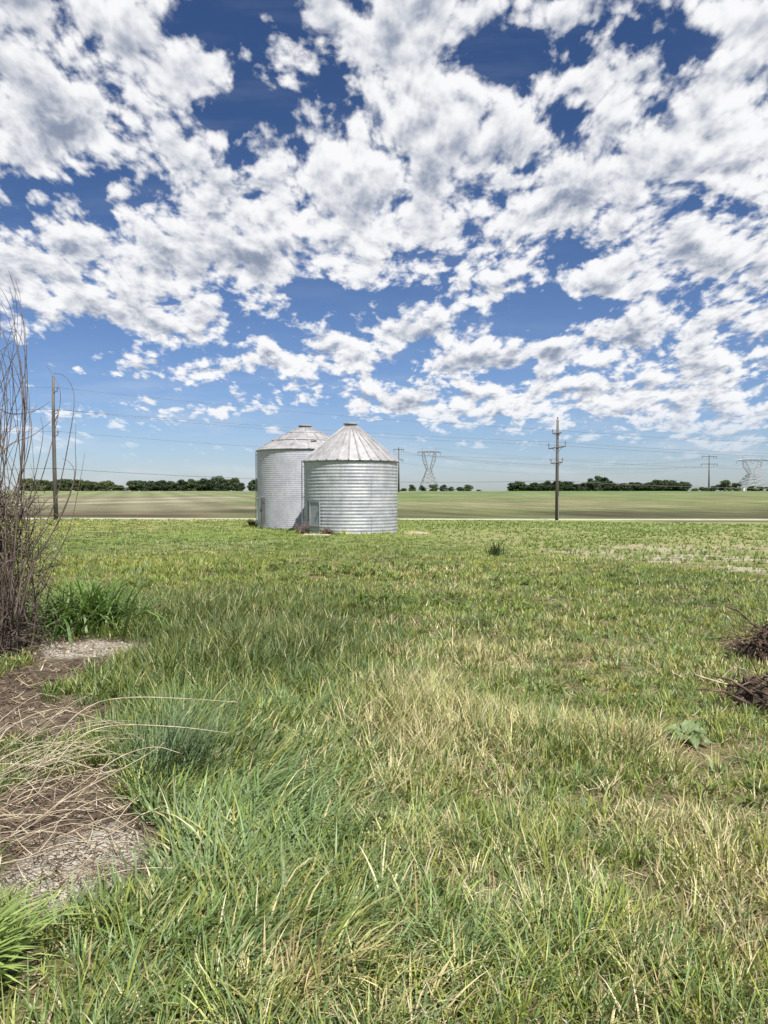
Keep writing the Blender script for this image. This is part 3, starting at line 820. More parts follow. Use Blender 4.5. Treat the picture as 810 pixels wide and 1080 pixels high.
# ------------------------------------------------------------------ far trees
def tree_proto(seed, kind):
    rg = np.random.default_rng(seed)
    H = 10.0
    mb = MB()
    mb.tube([(0, 0, -.5), (.1, 0, 2.2), (.2, .1, 4.2), (.1, 0, 7.0)], [.32, .25, .18, .06], 7)
    for k in range(7):
        a = rg.random() * 2 * PI; z = 1.8 + 3.2 * rg.random(); l = 1.6 + 1.6 * rg.random()
        mb.tube([(.1, 0, z), (math.cos(a) * l * .5, math.sin(a) * l * .5, z + .9), (math.cos(a) * l, math.sin(a) * l, z + 2.0)], [.12, .08, .03], 5)
    starts = np.cumsum([0] + [len(f) for f in mb.f])[:-1]
    trunk = new_mesh('trunk', mb.v, np.concatenate([np.array(f) for f in mb.f]), starts, [M_BARK], True)
    # crown: clumps of leaf sprays round many small lobes, uneven outline
    V = []; C = []
    nl = 24 + int(rg.integers(0, 7))
    wide = (3.6, 4.6, 3.0, 5.2)[kind % 4]
    cbase = np.array([[.050, .074, .034], [.085, .108, .044], [.040, .062, .032], [.066, .088, .038]])[kind % 4]
    for l in range(nl):
        a = rg.random() * 2 * PI; rr = wide * math.sqrt(rg.random()) * .8; z = .7 + rg.random() ** .9 * 7.2
        shrink = math.sqrt(max(.18, 1 - (max(z - 3.0, 0) / 5.6) ** 2)); rr *= shrink
        c = np.array([math.cos(a) * rr, math.sin(a) * rr, z]); s = (1.0 + .9 * rg.random()) * (.75 + .35 * shrink)
        n = 80
        d = rg.normal(0, 1, (n, 3)); d /= np.linalg.norm(d, axis=1, keepdims=True)
        p = c + d * (s * rg.random((n, 1)) ** .4) * np.array([1.15, 1.15, .85])
        p[:, 2] = np.maximum(p[:, 2], .15)
        t1 = rg.normal(0, 1, (n, 3)); t1 /= np.linalg.norm(t1, axis=1, keepdims=True)
        t2 = np.cross(t1, d); t2 /= np.maximum(np.linalg.norm(t2, axis=1, keepdims=True), 1e-6)
        sz = (.20 + .28 * rg.random((n, 1)))
        q = np.stack([p - t1 * sz * 1.4, p - t2 * sz * .8, p + t1 * sz * 1.4, p + t2 * sz * .8], 1)
        V.append(q.reshape(-1, 3))
        cc = cbase * (.75 + .5 * rg.random()) * (.8 + .4 * rg.random((n, 1)))
        C.append(np.repeat(cc, 4, 0))
    V = np.concatenate(V); C = np.concatenate(C); nq = len(V) // 4
    V[:, 2] *= H / max(V[:, 2].max(), 1)
    crown = new_mesh('crown', V, np.arange(nq * 4), np.arange(nq) * 4, [M_TREE], False, C)
    return crown, trunk, wide

def make_trees():
    protos = [tree_proto(300 + k, k % 4) for k in range(8)]
    def put(u, hpx, wpx, d, k, label, group=None, name='tree'):
        crown, trunk, wide = protos[k % 8]
        x = (u - CU) / F * d; z = float(ground_base(x, d)) - .2
        base_v = CV - (z - EYE) * F / d
        h = (hpx + (base_v - 518.3)) * d / F; s = h / 10.0; sw = (wpx * d / F) / (2 * wide)
        root = thing(name, label, 'tree', (x, d, z), random.random() * 6.28, group)
        root.scale = (sw, sw, s)
        link('crown', crown, root); link('trunk', trunk, root)
    # left wood, nearer part, then the darker block; then the tall block right of the pole
    u = 26.0
    while u < 128:
        h = 13.0 - 4.5 * smooth(105, 128, u) + random.uniform(-2.6, 1.8)
        put(u, float(h), random.uniform(10, 15), random.uniform(560, 600), random.choice((1, 3, 5, 7)), 'olive green bushy tree in the treeline behind the left pole', 'olive trees in the left treeline'); u += random.uniform(4.2, 6.5)
    u = 140.0
    while u < 256:
        h = 12.0 + 3.5 * math.exp(-((u - 230) / 25) ** 2) + random.uniform(-2.6, 1.8)
        put(u, float(h), random.uniform(11, 16), random.uniform(555, 590), random.choice((0, 2, 4, 6, 3)), 'dark green bushy tree in the block of wood left of the bins', 'dark trees left of the bins'); u += random.uniform(4.0, 6.2)
    put(267, 13, 11, 560, 4, 'dark tree cut off by the left edge of the pale bin')
    put(274, 14, 12, 566, 2, 'dark tree mostly hidden behind the left edge of the pale bin')
    rows = [(425.5, 3.5, 8, 'low bush like tree touching the right bin edge on the horizon'),
            (435, 7.5, 9, 'round dark tree left of the lattice pylon on the horizon'),
            (445.5, 6.6, 7, 'narrow dark tree under the left arm of the lattice pylon'),
            (457, 7.8, 13, 'broad dark tree directly below the lattice pylon'),
            (468, 7.4, 9, 'round dark tree just right of the lattice pylon base'),
            (476, 5.2, 8, 'low rounded tree between taller ones right of the pylon'),
            (485, 5, 8, 'small dark tree left of the last tall one in the short row'),
            (494, 7.6, 12, 'leaning broad tree ending the short row right of the pylon'),
            (505, 2, 6, 'tiny bush alone beyond the right end of the short row')]
    for k, (u, h, w, lb) in enumerate(rows): put(u, h, w, 575, k * 3, lb)
    u = 543.0
    while u < 726:
        h = 10.2 + 1.2 * math.sin(u * .11) + 6.0 * math.exp(-((u - 629) / 13) ** 2) + 2.4 * math.exp(-((u - 700) / 14) ** 2) - 2.0 * math.exp(-((u - 650) / 7) ** 2) + random.uniform(-2.2, 1.4)
        put(u, h, random.uniform(11, 16), random.uniform(560, 590), random.choice((0, 2, 4, 6)), 'dark tree in the long unbroken treeline right of the crossarm pole', 'dark trees of the right treeline'); u += random.uniform(4.0, 6.0)
    for u, h, w, lb in ((733, 3.6, 9, 'low dark shrub like tree left of the far slender pole'), (742, 5, 9, 'low dark tree at the foot of the far slender pole'),
                        (752, 6, 9, 'small tree just right of the far slender pole'), (763, 12.5, 17, 'large dome shaped tree right of the far slender pole'),
                        (777, 9.5, 11, 'pointed dark tree between the dome shaped tree and the white shed'), (792, 6, 10, 'low dark tree right of the white shed'),
                        (801, 5.5, 11, 'low spreading tree below the right pylon'), (811, 5.2, 11, 'low tree cut by the right edge of the picture')):
        put(u, h, w, 580, int(u), lb)
    # little white shed among the trees
    d = 572; x = (784.5 - CU) / F * d; z = float(ground_base(x, d))
    root = thing('shed', 'tiny white shed between trees on the far right horizon', 'shed', (x, d, z))
    white = simple('white_siding', (.70, .70, .69), (.8, .8, .79), 3, .7); W = 2.0; H = 3.0
    mb = MB(); mb.box((0, 0, H / 2), (W, 3, H)); mb.build('wall', white, root)
    mb = MB(); mb.add([(-W * .6, -1.7, H), (W * .6, -1.7, H), (W * .6, 1.7, H), (-W * .6, 1.7, H), (0, -1.7, H + 1), (0, 1.7, H + 1)], [(0, 3, 5, 4), (1, 4, 5, 2), (0, 4, 1), (3, 2, 5), (0, 1, 2, 3)])
    mb.build('roof', M_STEEL, root)
    mb = MB(); mb.box((.3, -1.53, 1.0), (.9, .06, 2.0)); mb.build('door', M_ARM, root)

# ------------------------------------------------------------------ near plants
def at(u, v, d):
    return Vector(((u - CU) / F * d, d, EYE + (CV - v) / F * d))

def spline(pts, n):
    pts = [Vector(p) for p in pts]; out = []
    P = [pts[0] * 2 - pts[1]] + pts + [pts[-1] * 2 - pts[-2]]
    m = len(pts) - 1
    for i in range(n + 1):
        s = min(i / n * m, m - 1e-6); k = int(s); t = s - k
        a, b, c, d = P[k], P[k + 1], P[k + 2], P[k + 3]
        out.append(.5 * ((2 * b) + (c - a) * t + (2 * a - 5 * b + 4 * c - d) * t * t + (3 * b - a - 3 * c + d) * t ** 3))
    return out

def make_bush():
    bx, by = pxw(2, 688); bz = gz(bx, by)
    root = thing('bare_bush', 'leafless bush of long arching brown canes at left edge', 'bush', (bx, by, bz))
    inv = Vector((bx, by, bz))
    mb = MB()
    def cane(pts, r0, n=16):
        q = [p - inv for p in spline(pts, n)]
        mb.tube(q, [max(.0022, r0 * (1 - .8 * i / n)) for i in range(n + 1)], 5)
    heroes = [([(18, 665), (25, 520), (28, 400), (26, 335), (12, 287)], 8.1, .3),
              ([(8, 650), (20, 520), (25, 430), (16, 335), (-4, 293)], 7.8, .2),
              ([(4, 668), (20, 565), (44, 505), (62, 440), (64, 410), (50, 385)], 8.4, .5),
              ([(12, 660), (28, 590), (58, 530), (76, 450), (79, 415), (70, 398), (58, 394)], 7.9, .4),
              ([(20, 650), (32, 600), (62, 550), (79, 505), (80, 470), (81, 445)], 8.2, .2),
              ([(18, 655), (34, 600), (60, 552), (74, 520), (79, 498), (72, 486), (66, 484)], 7.7, .2),
              ([(22, 640), (50, 600), (72, 560), (84, 510), (90, 478)], 8.3, .3),
              ([(-15, 500), (10, 470), (34, 460), (56, 444)], 7.9, .2), ([(-15, 420), (10, 436), (36, 434), (54, 424)], 8.2, -.1),
              ([(-10, 560), (14, 520), (30, 480), (33, 440), (10, 390), (-15, 370)], 8.0, .3),
              ([(-6, 600), (16, 540), (26, 460), (24, 390), (8, 330), (-10, 310)], 8.3, .2),
              ([(5, 620), (26, 545), (38, 500), (46, 460), (44, 440)], 8.5, .2)]
    for pl, d, dd in heroes:
        n = len(pl)
        cane([at(u, v, d + dd * k / n) for k, (u, v) in enumerate(pl)], .0080, 26)
    rg = random.Random(21)
    for k in range(170):
        p = Vector((bx + rg.gauss(-.24, .24), by + rg.gauss(.1, .28), 0)); p.z = gz(p.x, p.y) - .03
        L = rg.uniform(.6, 2.2) if rg.random() < .6 else rg.uniform(2.4, 3.9)
        a = rg.gauss(0, .55) + (PI if rg.random() < .35 else 0)
        dx, dy = math.cos(a), math.sin(a)
        th = rg.uniform(-.12, .34) * (1.0 if L > 2.3 else 1.5); kp = -rg.uniform(.5, 1.7) if L > 2.3 else rg.gauss(0, .8)
        tw = rg.uniform(-.7, .7); n = 18; q = p.copy(); pts = [q.copy()]
        for s_ in range(n):
            t = (s_ + .5) / n; an = th + kp * t ** 1.6; ca, sa = math.cos(tw * t), math.sin(tw * t)
            q = q + Vector(((dx * ca - dy * sa) * math.sin(an), (dx * sa + dy * ca) * math.sin(an), math.cos(an))) * (L / n); pts.append(q.copy())
        if max(CU + (e.x / max(e.y, 1)) * F for e in pts) > (50 if L > 1.2 else 66): continue
        cane(pts, rg.uniform(.005, .0095), 20)
    for k in range(30):                                              # long whips bowing out and back over the top
        d = by + rg.uniform(-.35, .5); dr = rg.uniform(-.4, .4); top = rg.uniform(290, 420)
        if k % 3:
            mx = rg.uniform(-14, 34); u0 = mx - rg.uniform(24, 75); vm = rg.uniform(400, 530); e = mx - rg.uniform(22, 70)
            pl = [(u0, 662), (u0 + (mx - u0) * .55, (662 + vm) / 2 + 12), (mx - 1, vm + 40), (mx, vm - 20), (mx - (mx - e) * .22, (vm + top) / 2 - 26), (mx - (mx - e) * .6, top + 6), (e, top + rg.uniform(-6, 40))]
        else:
            u0 = rg.uniform(0, 30); mn = u0 - rg.uniform(18, 40); vm = rg.uniform(440, 570); e = rg.uniform(-6, 30)
            pl = [(u0, 662), (u0 + (mn - u0) * .6, (662 + vm) / 2), (mn, vm), (mn + (e - mn) * .35, (vm + top) / 2 + 12), (e - 1, top + 50), (e, top + 8), (e - 5, top - 14)]
        cane([at(u, v, d + dr * q / 5) for q, (u, v) in enumerate(pl)], rg.uniform(.004, .008), 30)
    mb.build('canes', M_CANE, root, True)
    mb = MB()                                                        # dense dead twigs near the base
    for k in range(1500):
        a = rg.uniform(0, 2 * PI); p = Vector((rg.gauss(-.12, .28), rg.gauss(0, .3), rg.uniform(0, 1.0) ** 1.4 * 1.75))
        if p.x + bx > -3.42 - .25 * (p.z): p.x -= .35
        d = Vector((math.cos(a) * .6, math.sin(a) * .6, rg.uniform(-.5, .9))).normalized() * rg.uniform(.15, .5)
        mb.tube([p, p + d * .5 + Vector((0, 0, .03)), p + d], [.0045, .0035, .0015], 4)
    mb.build('twigs', M_CANE, root, True)['kind'] = 'stuff'
    mb = MB(); mb.tube([(-.28, -.05, -.1), (-.26, -.02, 1.4), (-.24, 0, 2.6), (-.21, .02, 3.75)], [.06, .055, .045, .035], 9); mb.build('trunk', M_BARK, root, True)

def blade_plant(name, n, cx, cy, spread, L, w, col, th0, kap, az0, azs, label, cat, mat=M_GRASS, prof=None):
    az = az0 + rng.normal(0, azs, n)
    x = cx + rng.normal(0, spread, n); y = cy + rng.normal(0, spread, n)
    base = np.column_stack([x, y, ground(x, y) - .02])
    c = np.array(col) * (.7 + .6 * rng.random((n, 1)))
    o = blade_mesh(name, [dict(base=base, L=L * (.55 + .6 * rng.random(n)), w=w * (.7 + .6 * rng.random(n)), az=az, th0=th0 + .35 * rng.random(n), kap=kap * (.4 + 1.0 * rng.random(n)), col=c, nseg=4, tipdry=.5,
                   prof=prof, twist=rng.normal(0, .35, n))], mat)
    return tag(o, label, cat)

def make_near_plants():
    x, y = pxw(78, 664)
    blade_plant('grass_clump', 950, x, y + .2, .30, .92, .034, (.095, .175, .042), .10, 1.9, 0, 3.0, 'tall lush green grass clump beside the bare bush', 'grass clump')
    x, y = pxw(-100, 1085)
    blade_plant('sword_leaf_clump', 120, x + .0, y + .12, .06, .47, .026, (.27, .37, .11), .30, 1.1, .22, .40, 'lime green clump of long sword shaped leaves in bottom left corner', 'leafy clump', M_LEAF)
    x, y = pxw(185, 672)
    blade_plant('weed_tuft', 60, x, y, .06, .32, .016, (.10, .15, .05), .3, 1.2, 0, 3, 'tuft of broad drooping blades at the right end of the bare soil', 'weed')
    x, y = pxw(490, 662)
    blade_plant('weed_tuft', 170, x, y, .16, .22, .014, (.06, .10, .035), .2, 1.0, 0, 3, 'dark green tuft in the middle of the meadow below the crossarm pole', 'weed')
    x, y = pxw(523, 586)
    blade_plant('weed_tuft', 90, x, y, .10, .55, .035, (.07, .11, .04), .05, .7, 0, 3, 'single upright dark weed in the meadow right of the bins', 'weed')
    x, y = pxw(175, 825)
    blade_plant('grass_clump', 330, x, y, .13, .55, .0085, (.095, .155, .075), .12, 1.1, .5, 1.2, 'tall blue green grass clump rising behind the fallen dry stalks', 'grass clump')
    # broad leaved dock on the right
    x, y = pxw(727, 787); z = gz(x, y)
    root = thing('burdock_plant', 'broad leaved pale green rosette plant alone in the short grass', 'plant', (x, y, z))
    root.scale = (.84, .84, .95)
    for k, (az, L, W, th) in enumerate(((.2, .17, .12, 1.0), (.95, .2, .13, .75), (2.5, .23, .14, 1.1), (3.6, .16, .11, 1.25), (4.7, .18, .12, 1.2), (5.5, .17, .10, 1.15), (1.7, .15, .1, .9))):
        nu, nv = 9, 7; V = []
        for i in range(nu):
            t = i / (nu - 1); ww = W * math.sin(PI * (t ** .75) * .97 + .03) * .5 * (1.15 - .3 * t)
            th_t = th + .5 * t; rr = L * t
            for j in range(nv):
                s = j / (nv - 1) * 2 - 1
                lx = .03 + rr * math.sin(th_t); lz = .04 + rr * math.cos(th_t) + .22 * ww * s * s + .016 * math.sin(s * 7 + t * 9 + k * 2.1) + .010 * math.sin(t * 17 - s * 5 + k)
                V.append((lx * math.cos(az) - s * ww * math.sin(az), lx * math.sin(az) + s * ww * math.cos(az), lz))
        fs = [(i * nv + j, i * nv + j + 1, (i + 1) * nv + j + 1, (i + 1) * nv + j) for i in range(nu - 1) for j in range(nv - 1)]
        mb = MB(); mb.add(V, fs); mb.tube([(0, 0, 0), (.03 * math.cos(az), .03 * math.sin(az), .042)], .008, 5)
        tone = .85 + .3 * rng.random()
        mb.build('leaf', M_LEAF, root, True, np.tile(np.array([.19, .25, .12]) * tone, (len(mb.v), 1)))
    # dead reed stalks, fallen to the right
    rg = random.Random(8); mb = MB()
    cx, cy = pxw(0, 822)
    for k in range(70):
        bx = cx + rg.gauss(.0, .22); by = cy + rg.gauss(0, .27); bz = gz(bx, by)
        a = rg.gauss(.55, .45); L = rg.uniform(.35, 1.05); r = .0014 + .0034 * rg.random() ** 1.6; kink = rg.randrange(2, 9)
        e0 = rg.uniform(.15, .95); dx, dy = math.cos(a), math.sin(a)
        P = Vector((bx, by, bz + rg.uniform(0, .1))); pts = [P.copy()]; n = 8; el = e0
        for s in range(n):
            el -= rg.uniform(.02, .15) + (rg.uniform(.2, .7) if s == kink else 0); dx, dy = math.cos(a + .12 * s * (k % 5 - 2) / 2), math.sin(a + .12 * s * (k % 5 - 2) / 2); P = P + Vector((dx * math.cos(el), dy * math.cos(el), math.sin(el))) * (L / n)
            P.z = max(P.z, gz(P.x, P.y) + .012); pts.append(P.copy())
        mb.tube(pts, [r * (1 - .6 * i / n) for i in range(n + 1)], 4)
    c2x, c2y = pxw(20, 880)
    for k in range(40):
        bx = c2x + rg.gauss(0, .28); by = c2y + rg.gauss(.1, .32); a = rg.gauss(.6, .7); L = rg.uniform(.25, .8); n = 8; r = rg.uniform(.0018, .0035)
        c0 = rg.gauss(0, .5); h0 = rg.uniform(.01, .06); pts = []
        for q in range(n + 1):
            t = q / n; xx = bx + math.cos(a + c0 * t) * L * t; yy = by + math.sin(a + c0 * t) * L * t; pts.append(Vector((xx, yy, gz(xx, yy) + h0 + .05 * math.sin(PI * t))))
        mb.tube(pts, [r * (1 - .5 * q / n) for q in range(n + 1)], 4)
    for pl, d in (([(20, 845), (60, 775), (95, 745), (135, 737), (190, 738), (250, 742)], 4.3), ([(30, 850), (70, 790), (110, 768), (180, 768), (240, 775)], 4.2),
                  ([(25, 880), (70, 840), (120, 803), (160, 790), (190, 797)], 4.0), ([(10, 890), (60, 850), (110, 822), (150, 800), (172, 785)], 3.9), ([(5, 950), (60, 935), (95, 905)], 3.3)):
        q = spline([at(u, v, d + .05 * k) for k, (u, v) in enumerate(pl)], 16); mb.tube(q, [.0045 * (1 - .6 * i / 16) for i in range(17)], 4)
    o = mb.build('dry_stalk_heap', M_STICK, None, True)
    tag(o, 'heap of bent pale dry stalks fallen over bare soil at left', 'dry stalks')

def make_brush():
    rg = random.Random(33)
    def pile(u, v, w, h, n, label, col):
        x, y = pxw(u, v); z = gz(x, y)
        root = thing('brush_pile', label, 'brush pile', (x, y, z))
        # clod of soil and root underneath
        mb = MB(); nu, nv = 26, 14; V = []
        for j in range(nv):
            ph = j / (nv - 1) * PI / 2
            for i in range(nu):
                a = 2 * PI * i / nu
                k = 1 + .5 * (float(fbm(np.array([math.cos(a) * 2 + 9 + ph * 2]), np.array([math.sin(a) * 2 + u]), 3, 4)[0]) - .5) + rg.uniform(-.06, .06)
                V.append((math.cos(a) * math.cos(ph) * w * k, math.sin(a) * math.cos(ph) * w * .8 * k, math.sin(ph) * h * .82 * k * rg.uniform(.85, 1.1) - .04))
        mb.add(V, [(j * nu + i, j * nu + (i + 1) % nu, (j + 1) * nu + (i + 1) % nu, (j + 1) * nu + i) for j in range(nv - 1) for i in range(nu)])
        mb.build('soil_clod', M_SOILCLOD, root)
        mb = MB()
        for k in range(n):
            a = rg.uniform(0, 2 * PI); rr = math.sqrt(rg.random()) * w * 1.05
            p = Vector((math.cos(a) * rr, math.sin(a) * rr * .8, 0)); p.z = h * .8 * math.sqrt(max(0, 1 - (rr / (w * 1.1)) ** 2)) * rg.uniform(.5, 1.15)
            b = rg.uniform(0, 2 * PI); d = Vector((math.cos(b), math.sin(b), rg.uniform(-.8, .6))) * (.08 + .5 * rg.random() ** 1.8)
            m = p + d * .5 + Vector((rg.gauss(0, .03), rg.gauss(0, .03), rg.gauss(.02, .03)))
            e = p + d; e.z = max(e.z, .0)
            r = .003 + .012 * rg.random() ** 2.2
            mb.tube([p, m, e], [r, r * .8, r * .4], 5)
        mb.build('twigs', M_ROOT, root, True)['kind'] = 'stuff'
    pile(832, 700, .46, .50, 420, 'dark tangled heap of roots and twigs at right edge', 0)
    pile(836, 745, .46, .32, 230, 'low dark heap of twigs nearest the right edge', 0)
    for pl, r, d, lb in (([(735, 713), (770, 723), (808, 728)], .010, 6.75, 'long pale stick pointing left from the twig heap'),
                      ([(752, 721), (762, 717), (776, 705), (790, 708)], .006, 6.85, 'thin pale crooked stick lying over the long one'),
                      ([(776, 732), (777, 716), (776, 702)], .010, 6.7, 'short pale stub standing upright before the twig heap'),
                      ([(785, 716), (800, 721), (815, 724)], .010, 6.9, 'pale straight branch lying across the low heap'),
                      ([(768, 650), (774, 660), (779, 674)], .009, 8.1, 'pale curved twig hanging off the front of the root heap')):
        mb = MB(); q = spline([at(u, v, d) for u, v in pl], 8)
        q = [Vector((p.x, p.y, max(p.z, gz(p.x, p.y) + .01))) for p in q]
        mb.tube(q, [r * (1 - .4 * i / 8) for i in range(9)], 6); tag(mb.build('stick', M_STICK, None, True), lb, 'stick')
    # reddish dead scrub between the bins
    def scrub(u, v, w, h, n, label, mat, name='dead_shrub'):
        x, y = pxw(u, v); z = gz(x, y); mb = MB()
        for k in range(n):
            a = rg.uniform(0, 2 * PI); p = Vector((rg.gauss(0, w * .35), rg.gauss(0, w * .25), 0))
            hh = h * rg.uniform(.3, 1.1); l = rg.uniform(.05, .5) * w
            m = p + Vector((math.cos(a) * l * .4, math.sin(a) * l * .4, hh * .6)); e = p + Vector((math.cos(a) * l * 1.3, math.sin(a) * l * 1.3, hh))
            mb.tube([p, m, e], [.014, .011, .006], 4)
            for q in range(3):
                s = m.lerp(e, rg.random()); b = rg.uniform(0, 2 * PI)
                mb.tube([s, s + Vector((math.cos(b) * .18, math.sin(b) * .18, rg.uniform(-.05, .2)))], [.008, .004], 3)
        o = mb.build(name, mat, None, True); o.location = (x, y, z); tag(o, label, 'shrub')
    scrub(318, 563, .65, .60, 34, 'reddish dead scrub growing in the gap between the bins', M_RED)
    scrub(266, 556, .45, .42, 60, 'low dark dead scrub at the left foot of the pale bin', M_ROOT)
    scrub(345, 565, .45, .35, 40, 'small dark scrub at the foot of the shiny bin wall', M_ROOT)
    x, y = pxw(334, 567); mb = MB(); mb.box((x, y, gz(x, y) + .12), (1.3, .28, .05), -.25, .06); tag(mb.build('plank', M_STICK, None), 'pale plank lying on the grass between the bins', 'plank')
    # low mound of pale soil right of the bins
    x, y = pxw(439, 563); mb = MB(); V = [(0, 0, .15)]; nu = 18
    for j, (rr, zz) in enumerate(((.3, .12), (.6, .05), (.85, -.05))):
        for i in range(nu):
            a = 2 * PI * i / nu; k = 1 + rg.uniform(-.15, .15); V.append((math.cos(a) * rr * k, math.sin(a) * rr * k * .8, zz * rg.uniform(.8, 1.2)))
    fs = [(0, 1 + i, 1 + (i + 1) % nu) for i in range(nu)] + [(1 + j * nu + i, 1 + (j + 1) * nu + i, 1 + (j + 1) * nu + (i + 1) % nu, 1 + j * nu + (i + 1) % nu) for j in range(2) for i in range(nu)]
    mb.add(V, fs); o = mb.build('soil_mound', M_TAN, None, True); o.location = (x, y, gz(x, y)); tag(o, 'small mound of tan soil right of the shiny bin', 'soil mound')

M_SOILCLOD = simple('dark_soil_clod', (.025, .018, .014), (.075, .055, .042), 7, .95, bump=.8)
M_RED = simple('reddish_dead_stem', (.09, .06, .06), (.18, .13, .125), 6, .85)
M_TAN = simple('tan_soil', (.19, .165, .11), (.30, .26, .185), 6, .95, bump=.5)

# ------------------------------------------------------------------ sky, sun, camera
SUN_EL, SUN_AZ = math.radians(58), math.radians(152)     # high, behind the camera to the right

def make_world():
    w = bpy.data.worlds.new('World'); SC.world = w; w.use_nodes = True
    nt = NT(w.node_tree); bg = w.node_tree.nodes['Background']
    sky = nt.n.new('ShaderNodeTexSky'); sky.sky_type = 'NISHITA'; sky.sun_disc = False
    sky.sun_elevation = SUN_EL; sky.sun_rotation = SUN_AZ; sky.altitude = 300; sky.air_density = 1.0; sky.dust_density = .6; sky.ozone_density = 2.2
    d = nt.n.new('ShaderNodeTexCoord').outputs['Generated']
    x, y, z = nt.sep(d)[:3]
    zc = nt.m('MAXIMUM', z, 0.0)
    # cloud deck: direction projected on a flat layer high above the ground
    q = nt.m('DIVIDE', 1.0, nt.m('ADD', zc, .26))
    P = nt.comb(nt.m('MULTIPLY', x, q), nt.m('MULTIPLY', nt.m('MULTIPLY', y, q), .66), 0.0)
    # where the cloud masses of this day stand (bearing and height)
    ay = nt.m('MAXIMUM', nt.m('ABSOLUTE', y), .05)
    B = nt.comb(nt.m('DIVIDE', x, ay), nt.m('DIVIDE', zc, ay), 0.0)
    wob = nt.noise(nt.vm('MULTIPLY', B, (1, 1, 1)), 6.0, 3, .6, out='Color')
    Bw = nt.vm('ADD', B, nt.vm('SCALE', nt.vm('SUBTRACT', wob, (.5, .5, .5)), scale=.10))
    total = None
    for (u, v, rx, ry, a) in CLOUDS:
        c = ((u - CU) / F, (CV - v) / F, 0)
        t = nt.vm('MULTIPLY', nt.vm('SUBTRACT', Bw, c), (F / rx, F / ry, 0))
        g = nt.m('MULTIPLY', nt.m('EXPONENT', nt.m('MULTIPLY', nt.vm('DOT_PRODUCT', t, t), -1.0)), a)
        total = g if total is None else nt.m('ADD', total, g)
    total = nt.m('MINIMUM', nt.m('MAXIMUM', total, -1.3), .95)
    wp = nt.noise(P, 3.6, 2, .55, out='Color')
    P2 = nt.vm('ADD', P, nt.vm('SCALE', nt.vm('SUBTRACT', wp, (.5, .5, .5)), scale=.085))
    def dens(v2, det):
        big = nt.noise(v2, 8.6, det, .60, dims='2D')
        vo = nt.n.new('ShaderNodeTexVoronoi'); vo.feature = 'F1'; vo.voronoi_dimensions = '2D'
        nt.l.new(v2, vo.inputs['Vector']); vo.inputs['Scale'].default_value = 23.0
        vo.inputs['Detail'].default_value = 2.0; vo.inputs['Roughness'].default_value = .55; vo.normalize = True
        puff = nt.m('SUBTRACT', .36, vo.outputs['Distance'])
        return nt.m('ADD', nt.m('MULTIPLY', nt.m('SUBTRACT', big, .5), 4.2), nt.m('MULTIPLY', puff, 1.6))
    n0 = dens(P2, 8); e0 = dens(P2, 4)
    n1 = dens(nt.vm('ADD', P2, nt.vm('MULTIPLY', P2, (-.008, -.026, 0))), 4)   # a little higher up: towards the light
    lift = nt.m('ADD', nt.m('MULTIPLY', total, .66), .0)
    D0 = nt.m('ADD', n0, lift)
    alpha = nt.mapr(D0, -.10, .62)
    alpha = nt.m('POWER', alpha, .8)
    thick = nt.mapr(D0, .30, 1.9)
    edge = nt.m('SUBTRACT', e0, n1)                                   # lit upper edges, grey undersides
    lowbig = nt.mapr(nt.noise(nt.vm('ADD', P2, (3.1, 7.7, 0)), 2.6, 3, .5), .34, .64)
    grey = nt.mapr(nt.m('ADD', total, nt.m('MULTIPLY', nt.m('SUBTRACT', lowbig, .5), 1.6)), -.2, 1.5)
    fine = nt.m('SUBTRACT', n0, e0)
    shade = nt.m('ADD', nt.m('ADD', .80, nt.m('MULTIPLY', edge, .72)), nt.m('MULTIPLY', fine, .10))
    shade = nt.m('SUBTRACT', shade, nt.m('MULTIPLY', nt.m('MULTIPLY', grey, thick), .95))
    shade = nt.mapr(shade, -.25, 1.15)
    ccol = nt.mix(shade, CLOUD_DARK, (1.0, 1.0, 1.01))
    skyc = nt.vm('SCALE', sky.outputs[0], scale=SKY_STR)
    deep = nt.mapr(zc, -.05, .42, 0, 1, False)
    skyc = nt.vm('MULTIPLY', skyc, nt.mix(deep, SKY_TINT, (.325, .43, .61)))
    cl = nt.vm('SCALE', ccol, scale=CLOUD_STR)
    # thin veil low down and wisps
    cir = nt.mapr(nt.noise(nt.vm('MULTIPLY', B, (5, 26, 1)), 1.0, 6, .6), .46, .74, 0, .42)
    cir = nt.m('MULTIPLY', cir, nt.mapr(zc, .02, .22, 1.0, .12))
    base = nt.mix(cir, skyc, nt.vm('SCALE', (.86, .91, 1.0), scale=CLOUD_STR * .86))
    al = nt.m('MULTIPLY', alpha, nt.mapr(zc, .012, .12, .0, .97))
    fin = nt.mix(al, base, cl)
    nt.l.new(fin, bg.inputs['Color']); bg.inputs['Strength'].default_value = 1.0
    w.cycles.sampling_method = 'MANUAL'; w.cycles.sample_map_resolution = 512

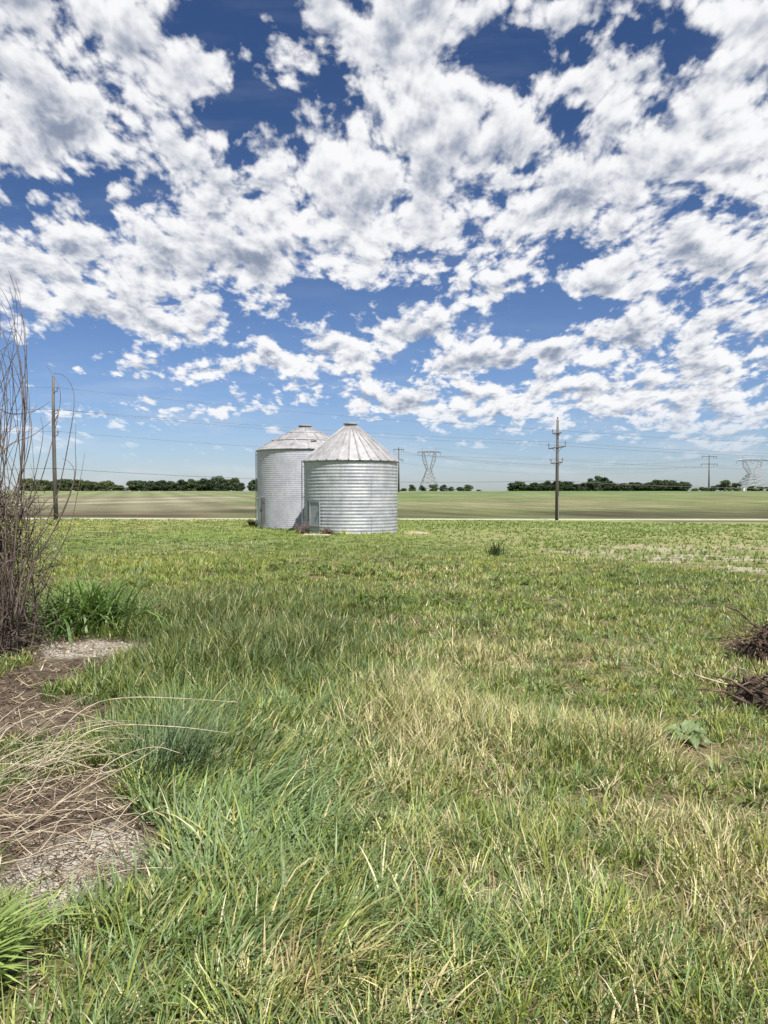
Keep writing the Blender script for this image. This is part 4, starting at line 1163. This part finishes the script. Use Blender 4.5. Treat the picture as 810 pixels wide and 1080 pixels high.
CLOUD_DARK = (.27, .32, .43)
SKY_STR = .072; SKY_TINT = (.72, .79, 1.0); CLOUD_STR = .565
CLOUDS = [(70, 60, 130, 80, 1.2), (30, 145, 80, 50, .9), (215, 75, 45, 16, .7), (175, 165, 45, 38, 1.0), (215, 215, 75, 32, 1.1), (320, 160, 60, 26, 1.0), (340, 210, 110, 50, 1.1),
          (430, 130, 105, 75, 1.0), (400, 50, 60, 50, .9), (490, 215, 90, 55, .9), (80, 290, 150, 46, 1.2), (190, 345, 80, 24, 1.0), (270, 270, 100, 30, .8), (640, 85, 50, 22, 1.2),
          (790, 90, 50, 70, .9), (620, 215, 80, 40, .9), (720, 165, 110, 55, 1.0), (740, 275, 100, 30, .8), (790, 335, 90, 30, .9), (660, 355, 70, 20, .9), (710, 410, 140, 34, .9), (720, 450, 120, 10, .5),
          (352, 382, 38, 20, 1.2), (430, 352, 50, 16, 1.2), (515, 312, 24, 12, 1.1), (478, 392, 26, 8, 1.1), (520, 385, 30, 8, 1.1), (565, 382, 40, 10, 1.0), (450, 425, 110, 14, 1.0), (300, 40, 40, 22, .7),
          (560, 18, 60, 22, 1.2), (640, 20, 40, 10, .6), (770, 20, 40, 20, .8), (630, 298, 60, 12, .7), (260, 392, 80, 8, .9), (200, 425, 60, 6, .7), (130, 385, 110, 8, .4), (545, 345, 24, 8, .7), (600, 425, 100, 14, .8),
          (250, 30, 46, 34, -1.3), (300, 95, 50, 28, -.9), (240, 130, 45, 24, -1.3), (75, 190, 85, 13, -1.1), (110, 160, 45, 22, -.7), (530, 62, 28, 16, -1.0), (715, 48, 46, 26, -1.15), (690, 75, 26, 26, -.5), (590, 115, 30, 14, -1.0), (550, 180, 22, 9, -.9),
          (310, 252, 24, 7, -.7), (330, 325, 70, 20, -1.2), (380, 310, 80, 12, -.7), (290, 355, 40, 14, -.9), (560, 335, 50, 26, -1.3), (610, 320, 70, 10, -.9), (745, 225, 34, 9, -.9), (790, 318, 20, 5, -.6), (70, 372, 140, 14, -1.4),
          (200, 405, 200, 12, -.6), (330, 445, 220, 14, -.9), (630, 392, 40, 7, -.8), (300, 475, 500, 24, -1.1), (262, 170, 36, 22, -1.3), (130, 415, 120, 12, -.8), (440, 395, 30, 8, -.6), (405, 320, 30, 8, -.4), (30, 400, 80, 30, -.7)]

def make_sun_cam():
    s = bpy.data.lights.new('sun', 'SUN'); s.energy = 5.0; s.angle = math.radians(.55); s.color = (1.0, .95, .87)
    o = bpy.data.objects.new('sun', s); COL.objects.link(o)
    v = Vector((math.sin(SUN_AZ) * math.cos(SUN_EL), math.cos(SUN_AZ) * math.cos(SUN_EL), math.sin(SUN_EL)))
    o.rotation_euler = v.to_track_quat('Z', 'Y').to_euler(); o.location = v * 60
    c = bpy.data.cameras.new('camera'); c.lens = 36 * F / 1080; c.sensor_width = 36; c.sensor_fit = 'AUTO'; c.clip_start = .05; c.clip_end = 20000
    co = bpy.data.objects.new('camera', c); COL.objects.link(co)
    co.location = (0, 0, EYE); co.rotation_euler = (PI / 2 - math.atan(20 / F), 0, 0)
    SC.camera = co
    vs = SC.view_settings; vs.view_transform = 'Standard'; vs.look = 'None'; vs.gamma = 1; vs.use_curve_mapping = False; vs.exposure = EXPO
EXPO = 0.8

make_world(); make_sun_cam()
make_ground(); make_road(); make_grass(); make_crop(); make_weeds(); make_litter()
make_bins(); make_lines(); make_far_power(); make_trees(); make_bush(); make_near_plants(); make_brush()
SC.cycles.max_bounces = 6; SC.cycles.transparent_max_bounces = 4
